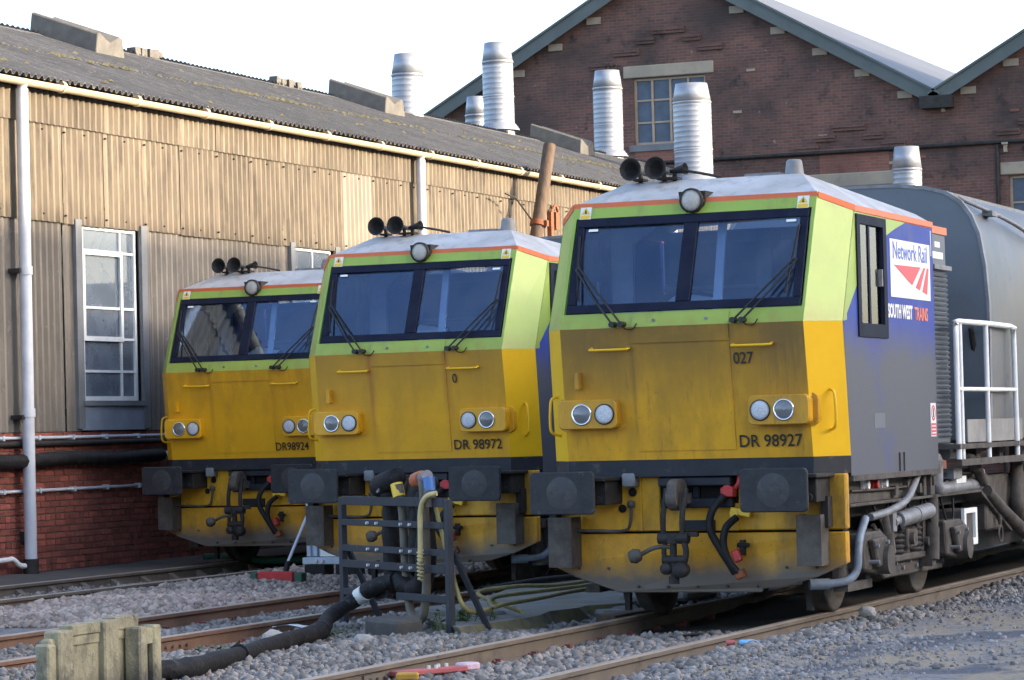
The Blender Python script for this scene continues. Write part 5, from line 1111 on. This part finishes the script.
# lettering and posters on the sides (only what the photograph shows: right flank of the nearest vehicle, repeated on its sisters)
for v in vehicles:
    X = 1.2495
    ps = MB().bx((X - .001, 1.60, 2.585), (X + .004, 2.88, 3.07)).obj('side_poster', 'poster_white', v)
    xo = X + .005
    lettering('poster_lettering', 'Network Rail', .205, (xo, 1.67, 2.91), (R(90), 0, R(90)), 'logo_blue', ps, 1.0, bold=.002)
    def tri_(pts): return MB().slab([(xo, y, z) for y, z in pts], (.001, 0, 0)).obj('poster_mark', 'logo_red', ps)
    tri_([(1.70, 2.855), (2.56, 2.865), (2.27, 2.70)]); tri_([(2.66, 2.865), (2.72, 2.865), (2.52, 2.665), (2.38, 2.685)]); tri_([(2.77, 2.865), (2.83, 2.865), (2.76, 2.635), (2.60, 2.655)])
    lettering('side_lettering', 'SOUTH WEST', .155, (xo - .003, 1.495, 2.415), (R(90), 0, R(90)), 'poster_white', v, .80, bold=.006)
    lettering('side_lettering', 'TRAINS', .155, (xo - .003, 2.335, 2.41), (R(90), 0, R(90)), 'logo_coral', v, .84, bold=.003)

# ================================================================== HOSE STAND AND HOSES
SLp, SRp = Vector((-3.47, .785, 0)), Vector((-1.87, -.535, 0))
sdir = (SRp - SLp).normalized(); snor = Vector((-sdir.y, sdir.x, 0))      # snor points away from the camera
if snor.y < 0: snor = -snor
def SP(s, z, d=0.0): v = SLp + sdir * s + snor * d; return Vector((v.x, v.y, z))
srot = Matrix.Rotation(math.atan2(sdir.y, sdir.x), 3, 'Z')
hs = thing('hose_stand', 'dark steel frame rack with five crossbars beside the middle track', 'rack', tuple(SP(1.03, -.1)))
HO = SP(1.03, -.1)
def hp(o): o.location = -HO; return o
for s in (.04, 2.08):
    hp(MB().box(SP(s, .455), (.075, .05, 1.11), rot=srot).box(SP(s, -.09), (.14, .14, .02), rot=srot).obj('post', 'stand_steel', hs, bevel=.004))
    a_, b_ = SP(s, .60, .03), SP(s + .04, -.09, .34)
    hp(MB().tube([a_, b_], .028, n=4, sub=1, smooth=False).box(b_, (.2, .14, .03), rot=srot).obj('brace', 'stand_steel', hs))
for z, h in ((.985, .075), (.80, .055), (.58, .055), (.445, .065)):
    rl = hp(MB().box(SP(1.06, z, -.012), (1.965, .03, h), rot=srot).obj('crossbar', 'stand_steel', hs, bevel=.004))
    if z < .9:
        b = MB()
        for s in (.62, .80, 1.27, 1.44): b.cyl(SP(s, z, -.05), SP(s, z, -.01), .013, n=8)
        b.obj('bolts', 'bolt_white', rl, kind='stuff')
for s0, s1 in ((.075, .95), (1.12, 2.045)):
    hp(MB().box(SP((s0 + s1) / 2, .205, -.01), (s1 - s0, .03, .06), rot=srot).obj('crossbar', 'stand_steel', hs, bevel=.004))
def wrap(u): return 1 + .07 * math.sin(u * 70 + 2 * math.sin(u * 19)) + .08 * math.sin(u * 23 + 1) + .04 * math.sin(u * 131)
G = gz
mh = thing('black_hose', 'thick black lagged hose lying along the ballast and branching up the rack', 'hose', tuple(SP(1.0, -.05)))
mo_ = Vector(SP(1.0, -.05))
def mp_(o): o.location = -mo_; return o
path = [(-1.7, -6.8, -.05), (-2.0, -5.7, -.05), (-2.28, -4.65, -.03), (-2.25, -4.2, -.04), (-2.43, -3.1, -.035), (-2.74, -1.7, -.035), (-2.93, -.75, -.03), (-3.12, -.2, .04), tuple(SP(.62, .17, -.15)), tuple(SP(.85, .27, -.10)), tuple(SP(1.05, .33, .0))]
mp_(MB().tube(path, .068, n=12, sub=6, rf=wrap).obj('ground_hose', 'hose_black', mh))
q = Vector(path[8]).lerp(Vector(path[9]), .35); qd = (Vector(path[9]) - Vector(path[8])).normalized()
mp_(MB().cyl(q - qd * .05, q + qd * .05, .074, n=14).obj('hose_tape', 'tape', mh))
for p in (4, 6):
    q = Vector(path[p]); qd = (Vector(path[p + 1]) - q).normalized(); mp_(MB().cyl(q, q + qd * .035, .080, n=12).obj('hose_clamp', 'rubber', mh))
riserA = [SP(1.05, .33, .03), SP(.93, .33, .06), SP(.885, .45, .06), SP(.88, .70, .06), SP(.88, 1.0, .06), SP(.88, 1.11, .06), SP(.93, 1.19, .05), SP(1.05, 1.21, .04)]
mp_(MB().tube(riserA[:6], .075, n=12, sub=5, rf=wrap).obj('riser_hose', 'hose_black', mh))
mp_(MB().cyl(SP(.88, 1.05, .06), SP(.88, 1.12, .06), .07, n=12).cyl(SP(.88, 1.09, .03), SP(.88, 1.09, -.06), .035, n=8).obj('hose_coupling', 'pipe_grey', mh))
mp_(MB().lathe(SP(.76, 1.10, .0), (SP(1.10, 1.20, .05) - SP(.76, 1.10, .0)), [(.05, 0), (.085, .0), (.095, .10), (.09, .2), (.08, .33), (.0, .35)], n=14).obj('hose_elbow', 'hose_black', mh))
riserB = [SP(1.05, .33, .05), SP(1.25, .27, .07), SP(1.42, .30, .07), SP(1.50, .44, .07), SP(1.52, .7, .07), SP(1.53, .98, .07), SP(1.53, 1.12, .07)]
mp_(MB().tube(riserB, .085, n=12, sub=5, rf=wrap).obj('riser_hose', 'hose_black', mh))
mp_(MB().lathe(SP(1.53, 1.08, .07), (0, 0, 1), [(.10, 0), (.115, .05), (.10, .1), (.06, .12), (0, .12)], n=14).obj('hose_elbow', 'rubber', mh))
mp_(MB().cyl(SP(1.33, .42, .08), SP(1.33, 1.12, .12), .085, n=12).obj('riser_hose', 'hose_black', mh))
wh = thing('grey_hose', 'pale grey hose looping down behind the rack from a yellow collar', 'hose', tuple(SP(1.2, .0, .05)))
wo_ = Vector(SP(1.2, .0, .05))
o = MB().tube([SP(1.13, 1.13, .02), SP(1.15, .9, .04), SP(1.16, .5, .05), SP(1.18, .2, .06), SP(1.24, .05, .06), SP(1.36, -.0, .05), SP(1.48, .06, .05), SP(1.55, .3, .05), SP(1.62, .7, .02), SP(1.68, 1.05, -.02), SP(1.66, 1.16, -.02)], .037, n=10, sub=5).obj('hose_body', 'hose_grey', wh); o.location = -wo_
o = MB().cyl(SP(1.09, 1.13, .02), SP(1.13, 1.02, .025), .055, n=10).obj('hose_collar', 'sticker_yellow', wh); o.location = -wo_
ch_ = thing('cream_hose', 'thin cream hose with coiled end hanging over the front of the rack', 'hose', tuple(SP(1.75, .5, -.06)))
co_ = Vector(SP(1.75, .5, -.06))
o = MB().tube([SP(1.92, 1.06, -.02), SP(1.84, 1.03, -.08), SP(1.76, .92, -.09), SP(1.745, .7, -.09), SP(1.735, .5, -.09)], .022, n=8, sub=5).obj('hose_body', 'hose_cream', ch_); o.location = -co_
o = MB().tube([SP(1.735, .60 - .25 * i / 40, -.09) + Vector((.026 * math.cos(i * 1.3), .026 * math.sin(i * 1.3), 0)) for i in range(41)], .008, n=5, sub=1).obj('spring_guard', 'hose_cream', ch_); o.location = -co_
vl = thing('valve_coupling', 'orange and blue hose coupling on top of the rack', 'coupling', tuple(SP(1.62, 1.2, .0)))
vo_ = Vector(SP(1.62, 1.2, .0))
for args, m, nm in ((([SP(1.50, 1.16, .0), SP(1.62, 1.18, -.0)], .065), 'cock_orange', 'cap'), (([SP(1.62, 1.18, .0), SP(1.74, 1.20, -.01)], .05), 'pipe_grey', 'collar'), (([SP(1.76, 1.18, -.01), SP(1.80, 1.07, -.02)], .05), 'cock_blue', 'sleeve'), (([SP(1.79, 1.10, -.02), SP(1.79, .95, -.02)], .05), 'hose_grey', 'spigot')):
    o = MB().cyl(args[0][0], args[0][1], args[1], n=12).obj(nm, m, vl, bevel=.01); o.location = -vo_
# concrete slab with hoses lying over it
sl_ = thing('concrete_slab', 'broken mossy concrete slab between middle and nearest tracks', 'slab', (-2.0, 2.2, -.1))
mb = MB(); top = []; rr = random.Random(3)
outline = [(-1.72, -.72), (-1.58, .15), (-1.60, .7), (-1.68, 1.1), (-1.60, 1.6), (-1.72, 2.05), (-1.5, 2.5), (-1.42, 3.2), (-1.5, 4.2), (-1.8, 5.2), (-2.6, 6.3), (-3.4, 6.0), (-3.45, 4.5), (-3.1, 3.0), (-2.95, 2.0), (-2.6, .9), (-2.3, .0)]
N = len(outline)
vs = [(x + 2.0, y - 2.2, .105 + rr.uniform(-.012, .012)) for x, y in outline] + [(x + 2.0 + (.06 if x > -2.2 else -.03) + rr.uniform(-.04, .04), y - 2.2, -.06) for x, y in outline]
mb.add(vs, [list(range(N))], 0); mb.add(vs, [(i, i + N, (i + 1) % N + N, (i + 1) % N) for i in range(N)], 1)
mb.obj('slab_body', ['concrete_slab', 'slab_side'], sl_)
for k, (x, y, z, rz, d) in enumerate([(.50, .75, .10, .3, (.4, .5, .12)), (.62, 1.5, .10, -.2, (.4, .6, .1)), (.50, -.1, .0, .6, (.25, .3, .12)), (.50, .25, .02, .1, (.2, .3, .10))]):
    MB().box((x, y, z), d, rot=Matrix.Rotation(rz, 3, 'Z')).obj('broken_piece', 'concrete_slab', sl_, bevel=.03)
def hose(label, pts, r, m, group=None):
    o = MB().tube(pts, r, n=8, sub=6).obj('ground_hose', m); tag(o, label, 'hose', group); return o
zt = .13
hose('yellow hose curving out from behind the rack along the front edge of the slab', [tuple(SP(1.75, .95, .05)), tuple(SP(1.95, .45, .08)), tuple(SP(2.15, .12, .12)), (-1.75, .35, .12), (-1.70, 1.0, zt), (-1.78, 1.9, zt), (-1.72, 2.9, zt), (-1.62, 3.7, .15)], .019, 'hose_yellow')
hose('yellow hose lying straight across the middle of the slab', [tuple(SP(1.85, .10, .5)), (-2.15, 1.0, zt), (-2.1, 2.0, zt), (-1.95, 3.0, zt), (-1.75, 3.9, zt), (-1.55, 4.4, zt)], .019, 'hose_yellow')
hose('dark olive hose arching over the far side of the slab', [tuple(SP(1.8, .06, .8)), (-2.55, 1.6, zt), (-2.35, 2.0, .17), (-2.3, 2.9, zt), (-2.3, 4.2, zt), (-2.05, 5.0, .16)], .019, 'hose_yellow')
hose('black hose along the back of the slab towards the right vehicle', [(-2.75, 2.2, zt), (-2.6, 3.2, .16), (-2.4, 4.4, .15), (-2.0, 5.2, .15)], .028, 'hose_black')
hose('thick black hose end on the right tip of the slab', [(-1.75, 3.5, .20), (-1.55, 3.9, .18), (-1.40, 4.1, .17), (-1.2, 4.3, .16)], .04, 'rubber')
hose('dark green hose lying beside the brick wall under the farthest vehicle', [(-10.6, 11.4, .02), (-10.3, 11.6, .02), (-9.95, 11.3, .03), (-9.6, 11.0, .0), (-9.2, 10.9, .0), (-8.8, 10.8, .02)], .05, 'broom_green')
# stone block by the rack
kb = MB(); kb.rbox((0, 0, .09), (.62, .34, .24), .05, 'z').obj; 
o = kb.obj('kerb_block', 'dark_block', bevel=.03); o.location = (-2.33, -.62, -.10); o.rotation_euler = (R(3), R(2), R(-28)); o.scale = (.72, .8, .8); tag(o, 'dark worn concrete block lying at the foot of the rack', 'block')
o = MB().rbox((0, 0, .03), (.75, .42, .10), .06, 'z').obj('stone_slab', 'concrete_slab', bevel=.02); o.location = (-2.35, .75, -.03); o.rotation_euler = (0, R(3), R(-20)); tag(o, 'flat pale stone slab lying behind the rack', 'slab')
# weeds
def weed(x, y, n, h, label):
    w_ = thing('weed', label, 'plant', (x, y, gz(x, y)), 0, 'weeds growing in the ballast'); mb = MB(); st = MB(); rw = random.Random(int(x * 100) + 7)
    for k in range(n):
        a = rw.uniform(0, 6.28); d = rw.uniform(.0, .32); p = Vector((math.cos(a) * d, math.sin(a) * d, 0)); L_ = rw.uniform(.4, 1) * h; ln = Vector((rw.uniform(-.5, .5), rw.uniform(-.5, .5), 1)).normalized()
        st.tube([p, p + ln * L_], .004, n=3, sub=1)
        for j in range(6):
            c = p + ln * L_ * (.25 + .75 * j / 5); b_ = rw.uniform(0, 6.28); t_ = Vector((math.cos(b_), math.sin(b_), rw.uniform(-.2, .6))) * rw.uniform(.03, .07); s_ = t_.cross(Vector((0, 0, 1))) * .35
            mb.add([c, c + t_ * .5 + s_, c + t_, c + t_ * .5 - s_], [(0, 1, 2, 3)])
    mb.obj('leaves', 'leaf', w_, kind='stuff'); st.obj('stems', 'leaf', w_, kind='stuff')
weed(-2.0, .0, 46, .22, 'clump of small green weeds at the right foot of the rack')
weed(-3.1, -.45, 24, .10, 'low green weeds beside the black hose left of the dark block')
weed(-3.25, -1.7, 14, .09, 'tiny weeds beside the black hose in the left foreground')
# ------------------------------------------------------------------ concrete box, lower left
cbx = thing('concrete_box', 'stained pale concrete box with upright ribs in the lower left foreground', 'concrete box', (-1.86, -6.07, -.12), R(90))
mx_ = MB()
mx_.bx((-.56, -.0, 0), (.60, .07, .46)); mx_.obj('box_body', 'concrete_old', cbx, bevel=.012)
for (x0, x1, y0, z1, nm) in ((-.50, -.33, -.035, .505, 'rib'), (.02, .20, -.05, .535, 'rib'), (.32, .42, -.13, .475, 'rib'), (.50, .60, -.13, .475, 'rib'), (-.60, -.50, -.012, .43, 'rib')):
    MB().bx((x0, y0, 0), (x1, .085 if y0 > -.1 else -.01, z1)).obj(nm, 'concrete_old', cbx, bevel=.012)
for (x0, x1) in ((-.33, .02), (.20, .50)): MB().bx((x0 + .002, -.02, .462), (x1 - .002, .08, .53 if x0 < 0 else .545)).bx((x0 + .002, -.012, .40), (x1 - .002, -.001, .46)).obj('top_rail', 'concrete_old', cbx, bevel=.01)
MB().bx((.422, -.12, .36), (.498, -.02, .46)).obj('top_rail', 'concrete_old', cbx)
MB().bx((-.2, .072, .30), (.2, .12, .42)).obj('back_rail', 'concrete_old', cbx, bevel=.01)
MB().bx((.425, -.09, .02), (.495, -.08, .355)).obj('slot', 'black_void', cbx)
# ------------------------------------------------------------------ broom leaning on the lifting frame
bm_ = thing('broom', 'red headed yard broom leaning beside the pale steel frame', 'broom', (-6.76, 6.0, -.03))
mb = MB()
for k in range(60): mb.tube([(-.30 + .60 * rnd.random(), rnd.uniform(-.05, .05), .10), (-.32 + .64 * rnd.random(), rnd.uniform(-.08, .08), .0)], .008, n=3, sub=1)
mb.obj('bristles', 'broom_red', bm_, kind='stuff')
MB().bx((-.22, -.065, .03), (.20, .065, .14)).obj('head', 'broom_red', bm_, bevel=.01)
for s in (-1, 1): MB().bx((s * .21 if s > 0 else -.31, -.06, .03), (.31 if s > 0 else -.23, .06, .13)).obj('bristle_tuft', 'broom_green', bm_, bevel=.01)
MB().cyl((.09, 0, .13), (.09, .05, .24), .03, n=10).obj('socket', 'rubber', bm_)
MB().cyl((.09, .04, .22), (-.40, 1.78, .95), .017, n=8).obj('handle', 'broom_shaft', bm_)
jf = thing('lifting_frame', 'pale blue grey steel frame standing behind the middle rail vehicle nose', 'steel frame', (-7.2, 7.95, -.02))
MB().bx((-.17, -.05, .20), (-.12, .05, .98)).bx((-.12, -.01, .20), (-.07, .01, .98)).bx((-.07, -.05, .20), (-.04, .05, .98)).bx((-.02, -.03, .2), (.0, .03, .9)).obj('upright', 'jack_frame', jf, bevel=.004)
MB().slab([(.0, -.04, .20), (.30, -.04, .20), (.0, -.04, .42)], (0, .02, 0)).obj('gusset', 'white_paint', jf)
MB().bx((-.20, -.10, .115), (1.2, .10, .19)).obj('base_beam', 'jack_frame', jf, bevel=.004)
for x in (-.17, .22, .62): MB().bx((x, -.12, -.12), (x + .26, .12, .112)).obj('packing_block', 'rubber', jf, bevel=.01)
bt = MB()
for x in (-.02, .06, .3): bt.cyl((x, -.13, .15), (x, -.10, .15), .02, n=6)
bt.obj('bolts', 'bolt_white', jf, kind='stuff')
# ------------------------------------------------------------------ litter and small things by the near track
o = thing('red_board', 'faded red board with pale end and white studs beside the nearest track', 'board', (-.52, -3.95, -.085), R(62))
MB().rbox((0, 0, .02), (.62, .13, .035), .03, 'z').obj('board_body', 'board_red', o, bevel=.006)
MB().rbox((.33, .0, .03), (.16, .14, .05), .05, 'z').obj('board_tip', 'board_pink', o, bevel=.01)
mb = MB()
for (x, y) in ((.10, .03), (.17, .03), (-.03, -.03), (.03, -.035)): mb.cyl((x, y, .03), (x, y, .06), .013, n=8)
mb.obj('studs', 'bolt_white', o)
o = MB().rbox((0, 0, .02), (.15, .09, .05), .015, 'z').obj('yellow_block', 'block_yellow', bevel=.01); o.location = (-.41, -4.55, -.07); o.rotation_euler = (0, 0, R(20)); tag(o, 'small yellow block in front of the faded red board', 'block')
o = thing('drink_bottle', 'blue plastic bottle with red cap lying right of the nearest track', 'bottle', (1.06, -2.05, -.03), R(25))
MB().lathe((0, 0, .02), (1, .2, 0), [(0, 0), (.018, .0), (.024, .02), (.022, .05), (.025, .08), (.022, .11), (.010, .135), (.009, .15), (0, .15)], n=12).obj('bottle_body', 'bottle_blue', o)
MB().cyl((-.09, .02, .02), (-.03, .02, .022), .020, n=8).obj('bottle_cap', 'board_red', o)
def rock(loc, s, label, m='pale_stone', seed=1):
    rr = random.Random(seed); bm = bmesh.new(); bmesh.ops.create_icosphere(bm, subdivisions=2, radius=1)
    for v in bm.verts: v.co *= 1 + rr.uniform(-.14, .12)
    for v in bm.verts: v.co = Vector((v.co.x * s[0], v.co.y * s[1], v.co.z * s[2]))
    me = bpy.data.meshes.new('stone'); bm.to_mesh(me); bm.free(); me.materials.append(M[m]); o = link('stone', me); o.location = loc; tag(o, label, 'stone'); return o
rock((1.10, 1.15, .0), (.075, .06, .05), 'single pale stone on the gravel right of the nearest track', seed=2)
rock((-3.05, -1.35, -.05), (.08, .10, .08), 'angular pale stone beside the black hose', seed=3)
rock((-2.75, -2.3, -.07), (.12, .09, .05), 'flat pale stone in the left ballast below the hose', 'concrete_slab', seed=4)
rock((-2.35, -1.15, -.07), (.09, .07, .05), 'small pale stone in front of the dark block', seed=5)
rock((-6.7, 4.5, -.04), (.14, .09, .06), 'dark clod lying on the pinkish ballast left of the broom', 'dark_block', seed=6)
def scrap(loc, size, label, m, rz):
    mb = MB(); mb.grid(lambda u, v: ((u - .5) * size[0], (v - .5) * size[1], .012 + .02 * math.sin(u * 5 + v * 3) * math.cos(v * 4)), 5, 4)
    mb.grid(lambda u, v: ((u - .5) * size[0], (v - .5) * size[1], .010 + .02 * math.sin(u * 5 + v * 3) * math.cos(v * 4)), 5, 4)
    o = mb.obj('litter', m); o.location = loc; o.rotation_euler = (0, 0, rz); tag(o, label, 'litter'); return o
scrap((-3.55, .0, -.06), (.35, .12), 'white scrap of plastic on the ballast left of the rack', 'tape', .4)
# signs of life under the near vehicle: spare timber by the far rail
tag(MB().box((0, 0, .04), (.18, 1.6, .1)).obj('timber', 'wood_pole', bevel=.01), 'dark timber lying beside the near rail under the right vehicle', 'timber').location = (-1.05, 1.6, -.1)
